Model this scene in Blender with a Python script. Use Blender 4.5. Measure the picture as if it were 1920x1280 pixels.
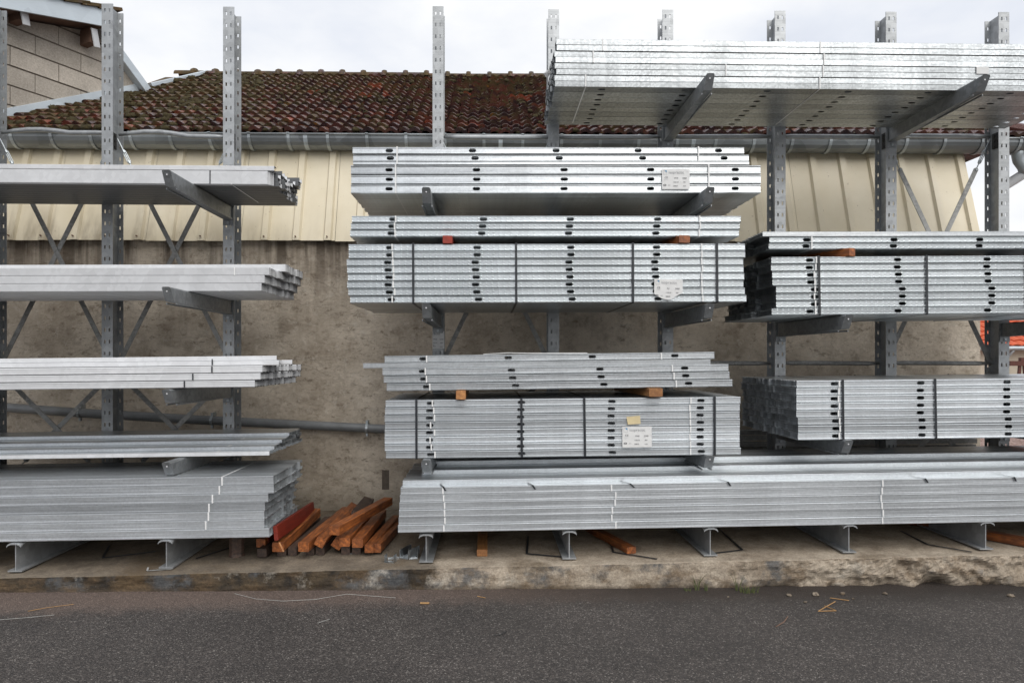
import bpy, math, random
from mathutils import Vector, Matrix
random.seed(7)
R = math.radians
S = bpy.context.scene
for o in list(bpy.data.objects): bpy.data.objects.remove(o)
COL = S.collection

# ------------------------------------------------------------------ camera
F = 1280.0; CX, CY = 939.6, 671.0; YAW = R(1.1); H = 1.63
cam = bpy.data.cameras.new('camera'); camo = bpy.data.objects.new('camera', cam); COL.objects.link(camo)
cam.sensor_width = 36; cam.lens = 24; cam.clip_end = 3000; cam.clip_start = 0.05
camo.location = (0, 0, H); camo.rotation_euler = (R(90), 0, -YAW)
cam.shift_x = (960-CX)/1920; cam.shift_y = (CY-640)/1920
S.camera = camo

# ------------------------------------------------------------------ sky: overcast with thin bright gaps
SUN_EL, SUN_ROT = R(43), R(155)
w = bpy.data.worlds.new('World'); S.world = w; w.use_nodes = True
nt = w.node_tree; nt.nodes.clear(); N = nt.nodes; LK = nt.links.new
sky = N.new('ShaderNodeTexSky'); sky.sky_type = 'NISHITA'; sky.sun_disc = False
sky.sun_elevation = SUN_EL; sky.sun_rotation = SUN_ROT; sky.air_density = 1.5; sky.dust_density = 4
bg1 = N.new('ShaderNodeBackground'); bg1.inputs[1].default_value = 0.10; LK(sky.outputs[0], bg1.inputs[0])
tc = N.new('ShaderNodeTexCoord'); mp = N.new('ShaderNodeMapping'); mp.inputs['Scale'].default_value = (1, 1, 2.2)
mp.inputs['Location'].default_value = (0.35, 0.1, 0.2)
LK(tc.outputs['Generated'], mp.inputs[0])
nz = N.new('ShaderNodeTexNoise'); nz.inputs['Scale'].default_value = 2.3; nz.inputs['Detail'].default_value = 6; nz.inputs['Roughness'].default_value = 0.52
LK(mp.outputs[0], nz.inputs['Vector'])
cr = N.new('ShaderNodeValToRGB'); LK(nz.outputs[0], cr.inputs[0])
e = cr.color_ramp.elements
e[0].position = 0.34; e[0].color = (0.66, 0.70, 0.80, 1); e[1].position = 0.62; e[1].color = (1.0, 1.0, 1.0, 1)
x = e.new(0.47); x.color = (0.80, 0.83, 0.90, 1)
bg2 = N.new('ShaderNodeBackground'); bg2.inputs[1].default_value = 0.76; LK(cr.outputs[0], bg2.inputs[0])
mx = N.new('ShaderNodeMixShader'); mx.inputs[0].default_value = 0.93
LK(bg1.outputs[0], mx.inputs[1]); LK(bg2.outputs[0], mx.inputs[2])
wo = N.new('ShaderNodeOutputWorld'); LK(mx.outputs[0], wo.inputs[0])

# ------------------------------------------------------------------ weak veiled sun
sl = bpy.data.lights.new('sun', 'SUN'); sl.energy = 1.5; sl.angle = R(56); sl.color = (1, 0.97, 0.92)
so = bpy.data.objects.new('sun', sl); COL.objects.link(so)
so.rotation_euler = (R(90)-SUN_EL, 0, R(180)-SUN_ROT+R(0)); so.location = (0, -5, 12)
S.view_settings.view_transform = 'Standard'; S.view_settings.look = 'None'
S.view_settings.gamma = 1; S.view_settings.exposure = 0.50; S.view_settings.use_curve_mapping = False

# ------------------------------------------------------------------ geometry helpers
FW = Vector((math.sin(YAW), math.cos(YAW), 0)); RT = Vector((math.cos(YAW), -math.sin(YAW), 0)); CAM = Vector((0, 0, H))
def ray(u, v): return FW + RT*((u-CX)/F) + Vector((0, 0, (CY-v)/F))
def P(u, v, Y):
    d = ray(u, v); return CAM + d*(Y/d.y)
def PP(u, v, p0, n):
    d = ray(u, v); return CAM + d*((p0-CAM).dot(n)/d.dot(n))
def PZ(u, v, z):
    d = ray(u, v); return CAM + d*((z-H)/d.z)

def tag(o, label=None, cat=None, group=None, kind=None):
    if label: o['label'] = label
    if cat: o['category'] = cat
    if group: o['group'] = group
    if kind: o['kind'] = kind
    return o
def empty(name, loc=(0, 0, 0), rot=(0, 0, 0), parent=None):
    o = bpy.data.objects.new(name, None); COL.objects.link(o); o.location = loc; o.rotation_euler = rot
    o.empty_display_size = 0.1
    if parent: o.parent = parent
    return o
def mesh(name, v, f, mat=None, smooth=False):
    m = bpy.data.meshes.new(name); m.from_pydata([tuple(p) for p in v], [], f); m.update()
    if mat: m.materials.append(mat)
    if smooth: m.polygons.foreach_set('use_smooth', [True]*len(m.polygons))
    return m
def ob(name, me, parent=None, loc=(0, 0, 0), rot=(0, 0, 0)):
    o = bpy.data.objects.new(name, me); COL.objects.link(o); o.location = loc; o.rotation_euler = rot
    if parent: o.parent = parent
    return o
class MB:
    def __init__(s): s.v = []; s.f = []
    def add(s, v, f):
        b = len(s.v); s.v += [tuple(p) for p in v]; s.f += [tuple(i+b for i in q) for q in f]; return s
    def box(s, x0, x1, y0, y1, z0, z1):
        return s.add([(x0,y0,z0),(x1,y0,z0),(x1,y1,z0),(x0,y1,z0),(x0,y0,z1),(x1,y0,z1),(x1,y1,z1),(x0,y1,z1)],
              [(0,3,2,1),(4,5,6,7),(0,1,5,4),(1,2,6,5),(2,3,7,6),(3,0,4,7)])
    def beam(s, a, b, w, h, up=(0, 0, 1), ch=0.0, roll=0.0):
        a = Vector(a); b = Vector(b); d = (b-a).normalized(); r = d.cross(Vector(up)).normalized(); u = r.cross(d)
        if roll: m = Matrix.Rotation(roll, 3, d); r = m @ r; u = m @ u
        if ch: pr = [(-w/2+ch,-h/2),(w/2-ch,-h/2),(w/2,-h/2+ch),(w/2,h/2-ch),(w/2-ch,h/2),(-w/2+ch,h/2),(-w/2,h/2-ch),(-w/2,-h/2+ch)]
        else: pr = [(-w/2,-h/2),(w/2,-h/2),(w/2,h/2),(-w/2,h/2)]
        n = len(pr); v = [a+r*p+u*q for p, q in pr]+[b+r*p+u*q for p, q in pr]
        f = [(i,(i+1)%n,n+(i+1)%n,n+i) for i in range(n)]+[tuple(range(n))[::-1],tuple(range(n,2*n))]
        return s.add(v, f)
    def tube(s, pts, r, n=8, cap=True):
        pts = [Vector(p) for p in pts]; rings = []
        for i, p in enumerate(pts):
            d = (pts[min(i+1, len(pts)-1)]-pts[max(i-1, 0)]).normalized()
            a = d.cross(Vector((0, 0, 1)));
            if a.length < 1e-3: a = d.cross(Vector((0, 1, 0)))
            a.normalize(); b = a.cross(d); rr = r[i] if isinstance(r, (list, tuple)) else r
            rings.append([p+a*math.cos(2*math.pi*k/n)*rr+b*math.sin(2*math.pi*k/n)*rr for k in range(n)])
        v = [q for g in rings for q in g]; f = []
        for i in range(len(pts)-1):
            for k in range(n): f.append((i*n+k, i*n+(k+1) % n, (i+1)*n+(k+1) % n, (i+1)*n+k))
        if cap: f += [tuple(range(n))[::-1], tuple(range((len(pts)-1)*n, len(pts)*n))]
        return s.add(v, f)
    def build(s, name, mat, parent=None, loc=(0, 0, 0), rot=(0, 0, 0), smooth=False):
        return ob(name, mesh(name, s.v, s.f, mat, smooth), parent, loc, rot)

# ------------------------------------------------------------------ materials
def mat(name):
    m = bpy.data.materials.new(name); m.use_nodes = True; t = m.node_tree
    return m, t, t.nodes['Principled BSDF'], t.nodes, t.links.new
def noise(t, vec, scale, detail=4, rough=0.55, sc=None, loc=None):
    n = t.nodes.new('ShaderNodeTexNoise'); n.inputs['Scale'].default_value = scale; n.inputs['Detail'].default_value = detail; n.inputs['Roughness'].default_value = rough
    if sc or loc:
        mpn = t.nodes.new('ShaderNodeMapping')
        if sc: mpn.inputs['Scale'].default_value = sc
        if loc: mpn.inputs['Location'].default_value = loc
        t.links.new(vec, mpn.inputs[0]); vec = mpn.outputs[0]
    t.links.new(vec, n.inputs['Vector']); return n.outputs[0]
def voro(t, vec, scale, feat='F1', sc=None):
    n = t.nodes.new('ShaderNodeTexVoronoi'); n.inputs['Scale'].default_value = scale; n.feature = feat
    if sc:
        mpn = t.nodes.new('ShaderNodeMapping'); mpn.inputs['Scale'].default_value = sc; t.links.new(vec, mpn.inputs[0]); vec = mpn.outputs[0]
    t.links.new(vec, n.inputs['Vector']); return n
def ramp(t, fac, stops, interp='LINEAR'):
    n = t.nodes.new('ShaderNodeValToRGB'); n.color_ramp.interpolation = interp; el = n.color_ramp.elements
    for i, (p, c) in enumerate(stops):
        q = el[i] if i < 2 else el.new(p)
        q.position = p; q.color = (c, c, c, 1) if isinstance(c, (int, float)) else (*c, 1)
    t.links.new(fac, n.inputs[0]); return n.outputs[0]
def mix(t, fac, a, b, mode='MIX'):
    n = t.nodes.new('ShaderNodeMix'); n.data_type = 'RGBA'; n.blend_type = mode
    for k, vv in ((0, fac), (6, a), (7, b)):
        if isinstance(vv, (int, float)): n.inputs[k].default_value = vv if k == 0 else (vv, vv, vv, 1)
        elif isinstance(vv, tuple): n.inputs[k].default_value = (*vv, 1)
        else: t.links.new(vv, n.inputs[k])
    return n.outputs[2]
def mth(t, op, a, b=None, c=None):
    n = t.nodes.new('ShaderNodeMath'); n.operation = op
    for k, vv in enumerate((a, b, c)):
        if vv is None: continue
        if isinstance(vv, (int, float)): n.inputs[k].default_value = vv
        else: t.links.new(vv, n.inputs[k])
    return n.outputs[0]
def bump(t, h, strength, dist, bs):
    n = t.nodes.new('ShaderNodeBump'); n.inputs['Strength'].default_value = strength; n.inputs['Distance'].default_value = dist
    t.links.new(h, n.inputs['Height']); t.links.new(n.outputs[0], bs.inputs['Normal']); return n
def coord(t, kind='Object'): return t.nodes.new('ShaderNodeTexCoord').outputs[kind]
def geopos(t): return t.nodes.new('ShaderNodeNewGeometry').outputs['Position']
def objrand(t): return t.nodes.new('ShaderNodeObjectInfo').outputs['Random']
def sep(t, vec):
    n = t.nodes.new('ShaderNodeSeparateXYZ'); t.links.new(vec, n.inputs[0]); return n.outputs

def galv(name, base, metal=1.0, rough=(0.22, 0.42), var=0.25, spangle=70, streak=True, dimple=False, dull=0.0):
    m, t, bs, nd, lk = mat(name); c = coord(t)
    rnd = objrand(t); v = voro(t, c, spangle)
    vc = ramp(t, sep(t, v.outputs['Color'])[0], [(0, 1-var*0.45), (1, 1+var*0.35)])
    big = ramp(t, noise(t, geopos(t), 2.1, 4), [(0.3, 1-var*0.5), (0.7, 1+var*0.3)])
    col = mix(t, 1.0, (base[0], base[1], base[2]), vc, 'MULTIPLY'); col = mix(t, 1.0, col, big, 'MULTIPLY')
    rr = ramp(t, rnd, [(0, 0.70), (1, 1.12)] if name[:4] in ('matt', 'dull') else [(0, 0.84), (1, 1.10)]); col = mix(t, 1.0, col, rr, 'MULTIPLY')
    st = noise(t, c, 6, 5, 0.6, sc=(0.25, 9, 9))
    if streak:
        col = mix(t, 1.0, col, ramp(t, st, [(0.3, 0.90), (0.62, 1.04)]), 'MULTIPLY')
    if dull:
        sp = ramp(t, noise(t, geopos(t), 7, 6, 0.7), [(0.52, 0.0), (0.72, dull)]); col = mix(t, sp, col, (0.09, 0.085, 0.075))
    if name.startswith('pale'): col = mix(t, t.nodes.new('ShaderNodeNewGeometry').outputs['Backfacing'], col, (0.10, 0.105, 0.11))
    lk(col, bs.inputs['Base Color']); bs.inputs['Metallic'].default_value = metal
    ro = ramp(t, st, [(0.3, rough[0]), (0.7, rough[1])]); lk(ro, bs.inputs['Roughness'])
    hgt = st
    if dimple:
        s = sep(t, c)
        px = mth(t, 'PINGPONG', s[0], 0.021); pz = mth(t, 'PINGPONG', mth(t, 'ADD', s[2], 0.0105), 0.0105)
        d = mth(t, 'ADD', mth(t, 'POWER', px, 2), mth(t, 'POWER', pz, 2))
        dd = ramp(t, mth(t, 'MULTIPLY', d, 12000), [(0.1, 1), (0.5, 0)])
        hgt = mth(t, 'ADD', mth(t, 'MULTIPLY', st, 0.25), dd); bump(t, hgt, 0.5, 0.0022, bs)
    else: bump(t, st, 0.4, 0.0025, bs)
    return m
M = {}
M['galv'] = galv('galvanised_steel', (0.60, 0.625, 0.64), metal=0.95, rough=(0.25, 0.38), var=0.18)
M['galv_top'] = galv('dull_patchy_galvanised_steel', (0.45, 0.475, 0.49), metal=0.95, rough=(0.32, 0.5), var=0.5)
M['galv_dim'] = galv('dimpled_galvanised_steel', (0.58, 0.615, 0.63), metal=0.95, rough=(0.25, 0.38), var=0.18, dimple=True)
M['galv_soft'] = galv('matt_galvanised_steel', (0.72, 0.755, 0.78), metal=0.82, rough=(0.30, 0.44), var=0.14)
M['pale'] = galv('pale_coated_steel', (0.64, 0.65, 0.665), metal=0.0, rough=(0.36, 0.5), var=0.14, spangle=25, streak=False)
M['rack'] = galv('hot_dip_rack_steel', (0.40, 0.415, 0.425), metal=0.6, rough=(0.42, 0.6), var=0.3, spangle=18, streak=False, dull=0.10)
M['arm'] = galv('dark_rack_arm_steel', (0.30, 0.315, 0.325), metal=0.6, rough=(0.45, 0.62), var=0.35, spangle=30, streak=False, dull=0.12)
M['zinc'] = galv('zinc_sheet', (0.46, 0.50, 0.52), metal=0.7, rough=(0.4, 0.6), var=0.4, spangle=3, streak=False)
M['zinc_light'] = galv('light_zinc_flashing', (0.60, 0.66, 0.70), metal=0.45, rough=(0.4, 0.6), var=0.2, spangle=4, streak=False)
M['brace'] = galv('weathered_brace_steel', (0.34, 0.34, 0.33), metal=0.6, rough=(0.5, 0.7), var=0.4, spangle=40, streak=False, dull=0.3)

def plain(name, c, rough=0.6, metal=0, nscale=20, var=0.3, bmp=0.0, bd=0.003):
    m, t, bs, nd, lk = mat(name); co = geopos(t)
    n = noise(t, co, nscale, 6, 0.65)
    lk(mix(t, 1.0, c, ramp(t, n, [(0.25, 1-var), (0.75, 1+var*0.6)]), 'MULTIPLY'), bs.inputs['Base Color'])
    bs.inputs['Roughness'].default_value = rough; bs.inputs['Metallic'].default_value = metal
    if bmp: bump(t, n, bmp, bd, bs)
    return m
M['strap'] = plain('black_strapping', (0.022, 0.025, 0.03), 0.35)
M['tape'] = plain('white_tape', (0.78, 0.78, 0.77), 0.5, var=0.1)
M['paper'] = plain('white_paper', (0.70, 0.70, 0.69), 0.7, var=0.08, nscale=40)
M['card'] = plain('buff_paper', (0.66, 0.55, 0.33), 0.8, var=0.12)
M['ink'] = plain('grey_print', (0.10, 0.10, 0.11), 0.7)
M['ink_light'] = plain('pale_print', (0.38, 0.38, 0.39), 0.7)
M['blue'] = plain('blue_print', (0.08, 0.28, 0.48), 0.6)
M['dark'] = plain('black_rubber', (0.02, 0.02, 0.02), 0.6)
M['pvc'] = plain('grey_pvc', (0.20, 0.21, 0.215), 0.4, nscale=4, var=0.35)
M['pvc_white'] = plain('white_pvc', (0.62, 0.63, 0.64), 0.4, nscale=5, var=0.1)
M['straw'] = plain('dry_straw', (0.38, 0.22, 0.09), 0.8)
M['wire'] = plain('pale_string', (0.42, 0.42, 0.40), 0.7)
M['render_cream'] = plain('cream_render', (0.5, 0.45, 0.36), 0.9, nscale=3, var=0.15)
M['redtile'] = plain('new_clay_tile', (0.55, 0.10, 0.035), 0.7, nscale=6, var=0.3)
M['brown_paint'] = plain('brown_paint', (0.09, 0.025, 0.015), 0.6)
M['mortar'] = plain('mortar', (0.155, 0.13, 0.105), 0.95, nscale=30, bmp=0.5)
M['soffit'] = plain('soffit_timber', (0.17, 0.10, 0.07), 0.85, nscale=10)

def wood(name, base, dark, wet=0.45):
    m, t, bs, nd, lk = mat(name); c = coord(t)
    g = noise(t, c, 9, 5, 0.6, sc=(6, 0.6, 6)); n2 = noise(t, geopos(t), 9, 6, 0.65)
    col = mix(t, ramp(t, g, [(0.35, 0), (0.65, 1)]), dark, base)
    col = mix(t, ramp(t, n2, [(0.36, 0.75), (0.56, 0.0)]), col, dark)
    col = mix(t, 1.0, col, ramp(t, objrand(t), [(0, 0.75), (1, 1.35)]), 'MULTIPLY')
    lk(col, bs.inputs['Base Color']); bs.inputs['Roughness'].default_value = wet; bump(t, g, 0.3, 0.004, bs); return m
M['wood'] = wood('orange_stained_timber', (0.43, 0.135, 0.034), (0.12, 0.04, 0.016))
M['wood_old'] = wood('old_dark_timber', (0.10, 0.06, 0.042), (0.035, 0.024, 0.02), 0.6)
M['wood_pale'] = wood('pale_timber', (0.50, 0.24, 0.085), (0.26, 0.11, 0.04))
M['wood_red'] = wood('red_painted_timber', (0.27, 0.028, 0.012), (0.17, 0.018, 0.009), 0.5)

def m_block():
    m, t, bs, nd, lk = mat('concrete_block'); c = geopos(t)
    n = noise(t, c, 60, 6, 0.75); n2 = noise(t, c, 3, 4)
    col = mix(t, ramp(t, n, [(0.3, 0), (0.7, 1)]), (0.31, 0.275, 0.23), (0.55, 0.50, 0.435))
    col = mix(t, 1.0, col, ramp(t, n2, [(0.3, 0.78), (0.7, 1.08)]), 'MULTIPLY'); col = mix(t, 1.0, col, ramp(t, objrand(t), [(0, 0.88), (1, 1.08)]), 'MULTIPLY')
    lk(col, bs.inputs['Base Color']); bs.inputs['Roughness'].default_value = 0.95; bump(t, n, 0.5, 0.006, bs); return m
M['block'] = m_block()

def m_stucco():
    m, t, bs, nd, lk = mat('rough_stucco'); c = geopos(t); s = sep(t, c)
    n = noise(t, c, 22, 8, 0.7); n2 = noise(t, c, 1.5, 8, 0.70); n3 = noise(t, c, 5, 6, 0.65)
    col = mix(t, ramp(t, n2, [(0.3, 0), (0.7, 1)]), (0.38, 0.315, 0.24), (0.79, 0.70, 0.58))
    col = mix(t, ramp(t, n3, [(0.50, 0), (0.72, 0.7)]), col, (0.25, 0.195, 0.14))
    fl = ramp(t, noise(t, c, 9, 7, 0.72, sc=(1, 1, 1.7)), [(0.56, 0.0), (0.64, 0.6)]); col = mix(t, fl, col, (0.19, 0.145, 0.10))
    pl = ramp(t, noise(t, c, 13, 6, 0.7, loc=(7, 3, 1)), [(0.56, 0.0), (0.66, 0.5)]); col = mix(t, pl, col, (0.72, 0.66, 0.57))
    # scratchy worm marks of the rough-cast finish
    wv = noise(t, c, 14, 3, 0.5, sc=(1, 1, 2.6)); wm = ramp(t, mth(t, 'ABSOLUTE', mth(t, 'SUBTRACT', wv, 0.47)), [(0.0, 0.30), (0.016, 0.0)])
    col = mix(t, wm, col, (0.14, 0.105, 0.075))
    # damp streaks running down from the cladding edge
    st = noise(t, c, 4.2, 5, 0.65, sc=(1, 1, 0.06)); top = mth(t, 'SUBTRACT', s[2], 1.75)
    ht = ramp(t, mth(t, 'MULTIPLY_ADD', s[2], 1.0, -1.75), [(0.0, 0.0), (0.5, 0.35), (0.95, 1.0)])
    sm = mth(t, 'MULTIPLY', ramp(t, st, [(0.42, 0.15), (0.58, 1.0)]), ht)
    col = mix(t, mth(t, 'MULTIPLY', sm, 0.9), col, (0.075, 0.055, 0.038))
    lo = ramp(t, mth(t, 'MULTIPLY_ADD', n3, 0.35, s[2]), [(0.28, 0.75), (0.55, 0.0)]); col = mix(t, lo, col, (0.10, 0.085, 0.06))
    sx = ramp(t, mth(t, 'ABSOLUTE', mth(t, 'ADD', s[0], 6.0)), [(0.0, 0.0), (1.0, 0.0)])
    lk(col, bs.inputs['Base Color']); bs.inputs['Roughness'].default_value = 0.92
    hb = mth(t, 'SUBTRACT', n, mth(t, 'MULTIPLY', wm, 0.6)); bump(t, hb, 0.8, 0.018, bs); return m
M['stucco'] = m_stucco()

def m_clad():
    m, t, bs, nd, lk = mat('cream_cladding'); c = geopos(t); s = sep(t, c)
    n2 = noise(t, c, 2.5, 5); st = noise(t, c, 5, 5, 0.6, sc=(1, 1, 0.08))
    col = mix(t, ramp(t, n2, [(0.3, 0), (0.7, 1)]), (0.63, 0.555, 0.40), (0.72, 0.65, 0.50))
    lo = ramp(t, mth(t, 'MULTIPLY_ADD', s[2], 1.0, -2.6), [(0.05, 1.0), (0.55, 0.05)])
    lf = ramp(t, mth(t, 'MULTIPLY_ADD', s[0], -0.2, 0.0), [(0.25, 0.12), (0.75, 1.0)])
    sm = mth(t, 'MULTIPLY', mth(t, 'MULTIPLY', ramp(t, st, [(0.44, 0), (0.62, 1)]), lo), lf)
    col = mix(t, mth(t, 'MULTIPLY', sm, 0.85), col, (0.13, 0.085, 0.035))
    sp = ramp(t, noise(t, c, 40, 2, 0.5), [(0.70, 0), (0.76, 0.5)]); col = mix(t, sp, col, (0.2, 0.14, 0.07))
    lk(col, bs.inputs['Base Color']); bs.inputs['Roughness'].default_value = 0.42; return m
M['clad'] = m_clad()

def m_tile():
    m, t, bs, nd, lk = mat('mossy_clay_tile'); c = geopos(t); s = sep(t, c); rnd = objrand(t)
    v = voro(t, c, 4.2); rn = sep(t, v.outputs['Color'])[0]
    col = ramp(t, mth(t, 'FRACT', mth(t, 'ADD', rn, rnd)), [(0.0, (0.030, 0.014, 0.015)), (0.45, (0.058, 0.024, 0.022)), (0.78, (0.095, 0.032, 0.024)), (0.95, (0.12, 0.04, 0.026)), (1.0, (0.26, 0.06, 0.03))])
    left = ramp(t, mth(t, 'MULTIPLY_ADD', s[0], -0.17, -0.12), [(0.2, 0.0), (0.7, 1.0)])
    col = mix(t, mth(t, 'MULTIPLY', left, ramp(t, noise(t, c, 6, 3), [(0.5, 0), (0.6, 0.6)])), col, (0.20, 0.045, 0.025))
    n = noise(t, c, 7, 6, 0.7); up = ramp(t, mth(t, 'MULTIPLY_ADD', s[2], 0.5, -1.95), [(0.0, 0.0), (0.9, 0.10)])
    mo = ramp(t, mth(t, 'ADD', mth(t, 'ADD', n, up), mth(t, 'MULTIPLY', left, 0.09)), [(0.52, 0), (0.64, 0.85)])
    mc = mix(t, noise(t, c, 18, 3), (0.03, 0.026, 0.010), (0.115, 0.075, 0.018)); col = mix(t, mo, col, mc)
    li = ramp(t, noise(t, c, 26, 3, 0.5), [(0.66, 0), (0.71, 0.75)]); col = mix(t, li, col, (0.27, 0.26, 0.20))
    ye = ramp(t, noise(t, c, 8, 4, 0.6, loc=(4, 2, 9)), [(0.66, 0), (0.72, 0.8)]); col = mix(t, ye, col, (0.23, 0.10, 0.012))
    lk(col, bs.inputs['Base Color']); ro = ramp(t, mo, [(0, 0.24), (0.8, 0.85)]); lk(ro, bs.inputs['Roughness'])
    bump(t, noise(t, c, 45, 6, 0.7), 0.6, 0.010, bs); return m
M['tile'] = m_tile()
M['moss'] = plain('moss', (0.052, 0.040, 0.013), 0.95, nscale=30, var=0.6, bmp=0.8, bd=0.02)

def m_slab():
    m, t, bs, nd, lk = mat('stained_concrete'); c = geopos(t); s = sep(t, c)
    nrm = sep(t, t.nodes.new('ShaderNodeNewGeometry').outputs['Normal'])
    n = noise(t, c, 5, 8, 0.7); f = noise(t, c, 60, 6, 0.75); b = noise(t, c, 1.7, 5, 0.6)
    col = mix(t, ramp(t, n, [(0.3, 0), (0.7, 1)]), (0.23, 0.18, 0.13), (0.55, 0.47, 0.37))
    # older, mossier casting west of the joint
    jn = mth(t, 'ADD', s[0], mth(t, 'MULTIPLY', n, 0.22)); old = ramp(t, mth(t, 'MULTIPLY_ADD', jn, 1.0, 1.0), [(0.70, 1.0), (0.76, 0.0)])
    front = ramp(t, mth(t, 'MULTIPLY', nrm[1], -1.0), [(0.25, 0.0), (0.6, 1.0)])
    col = mix(t, mth(t, 'MULTIPLY', old, mth(t, 'MULTIPLY_ADD', front, 0.45, 0.55)), col, mix(t, ramp(t, n, [(0.4, 0), (0.65, 1)]), (0.020, 0.015, 0.010), (0.085, 0.058, 0.030)))
    ms = ramp(t, mth(t, 'ADD', b, mth(t, 'MULTIPLY', n, 0.35)), [(0.70, 0), (0.84, 0.75)]); col = mix(t, ms, col, (0.105, 0.068, 0.032))
    bl = ramp(t, noise(t, c, 2.6, 6, 0.65, loc=(3.3, 0, 1)), [(0.54, 0), (0.62, 0.8)]); col = mix(t, mth(t, 'MULTIPLY', bl, front), col, (0.09, 0.095, 0.10))
    wt = ramp(t, noise(t, c, 3.2, 6, 0.7, loc=(8, 1, 5)), [(0.57, 0), (0.68, 0.6)]); col = mix(t, mth(t, 'MULTIPLY', wt, front), col, (0.58, 0.53, 0.45))
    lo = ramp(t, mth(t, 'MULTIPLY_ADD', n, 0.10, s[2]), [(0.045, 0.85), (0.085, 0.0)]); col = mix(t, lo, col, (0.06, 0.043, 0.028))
    br = ramp(t, noise(t, c, 4.5, 7, 0.7, sc=(1, 1, 1.6), loc=(1, 5, 2)), [(0.49, 0), (0.63, 0.7)]); col = mix(t, mth(t, 'MULTIPLY', br, front), col, (0.13, 0.085, 0.045))
    sp = ramp(t, f, [(0.35, 0.62), (0.7, 1.2)]); col = mix(t, 1.0, col, sp, 'MULTIPLY')
    lk(col, bs.inputs['Base Color']); bs.inputs['Roughness'].default_value = 0.8
    bump(t, mth(t, 'ADD', mth(t, 'MULTIPLY', f, 0.4), n), 0.7, 0.016, bs); return m
M['slab'] = m_slab()

def m_asphalt():
    m, t, bs, nd, lk = mat('asphalt'); c = geopos(t); s = sep(t, c)
    v = voro(t, c, 140); g = sep(t, v.outputs['Color'])[0]; n = noise(t, c, 170, 3, 0.6); b = noise(t, c, 1.3, 5); b2 = noise(t, c, 6, 5, 0.6)
    col = ramp(t, g, [(0.0, (0.023, 0.019, 0.0175)), (0.55, (0.052, 0.0445, 0.040)), (0.86, (0.090, 0.077, 0.069)), (0.965, (0.15, 0.135, 0.122)), (1.0, (0.24, 0.22, 0.20))])
    col = mix(t, 1.0, col, ramp(t, noise(t, c, 38, 4, 0.7), [(0.3, 0.72), (0.7, 1.22)]), 'MULTIPLY'); col = mix(t, 1.0, col, ramp(t, b, [(0.3, 0.88), (0.7, 1.45)]), 'MULTIPLY')
    # washed-out earth lying along the foot of the slab
    yy = mth(t, 'ADD', mth(t, 'ADD', s[1], mth(t, 'MULTIPLY_ADD', b2, 0.34, -0.17)), mth(t, 'MULTIPLY', s[0], -0.055))
    yy = mth(t, 'ADD', yy, mth(t, 'MULTIPLY_ADD', n, 0.5, -0.25))
    dm = ramp(t, mth(t, 'MULTIPLY_ADD', yy, 1.0, -4.0), [(0.48, 0.0), (0.70, 0.9)])
    beyond = ramp(t, mth(t, 'MULTIPLY', s[1], 0.1), [(0.60, 1.0), (0.62, 1.0)])
    col = mix(t, dm, col, mix(t, 1.0, mix(t, n, (0.085, 0.060, 0.047), (0.24, 0.175, 0.145)), ramp(t, g, [(0, 0.62), (0.9, 1.15), (1, 1.7)]), 'MULTIPLY'))
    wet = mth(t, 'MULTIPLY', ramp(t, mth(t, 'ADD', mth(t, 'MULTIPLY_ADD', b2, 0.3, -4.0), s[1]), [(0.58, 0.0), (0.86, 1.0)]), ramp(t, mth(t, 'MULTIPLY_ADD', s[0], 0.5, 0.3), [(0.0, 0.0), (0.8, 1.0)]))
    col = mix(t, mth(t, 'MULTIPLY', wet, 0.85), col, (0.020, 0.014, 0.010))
    lk(col, bs.inputs['Base Color']); lk(ramp(t, g, [(0, 0.62), (1, 0.85)]), bs.inputs['Roughness'])
    bump(t, mth(t, 'SUBTRACT', n, mth(t, 'MULTIPLY', v.outputs['Distance'], 6)), 0.6, 0.006, bs); return m
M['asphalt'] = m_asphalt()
def m_gravel():
    m, t, bs, nd, lk = mat('red_gravel'); c = geopos(t); v = voro(t, c, 28); g = sep(t, v.outputs['Color'])[0]
    lk(ramp(t, g, [(0, (0.13, 0.075, 0.06)), (0.6, (0.25, 0.155, 0.13)), (1, (0.42, 0.32, 0.28))]), bs.inputs['Base Color'])
    bs.inputs['Roughness'].default_value = 0.9; bump(t, v.outputs['Distance'], 0.8, 0.02, bs); return m
M['gravel'] = m_gravel()
def m_leaf():
    m, t, bs, nd, lk = mat('grass_blade'); lk(mix(t, objrand(t), (0.035, 0.055, 0.015), (0.10, 0.10, 0.035)), bs.inputs['Base Color']); bs.inputs['Roughness'].default_value = 0.7; return m
M['leaf'] = m_leaf()

# ------------------------------------------------------------------ ground
g = MB(); g.add([(-600, -600, 0), (600, -600, 0), (600, 900, 0), (-600, 900, 0)], [(0, 1, 2, 3)])
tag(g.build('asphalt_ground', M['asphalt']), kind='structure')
gv = MB(); gv.add([(4.9, 6.9, .006), (60, 6.9, .006), (60, 45, .006), (4.9, 45, .006)], [(0, 1, 2, 3)])
tag(gv.build('gravel_yard', M['gravel']), kind='structure')

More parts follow.
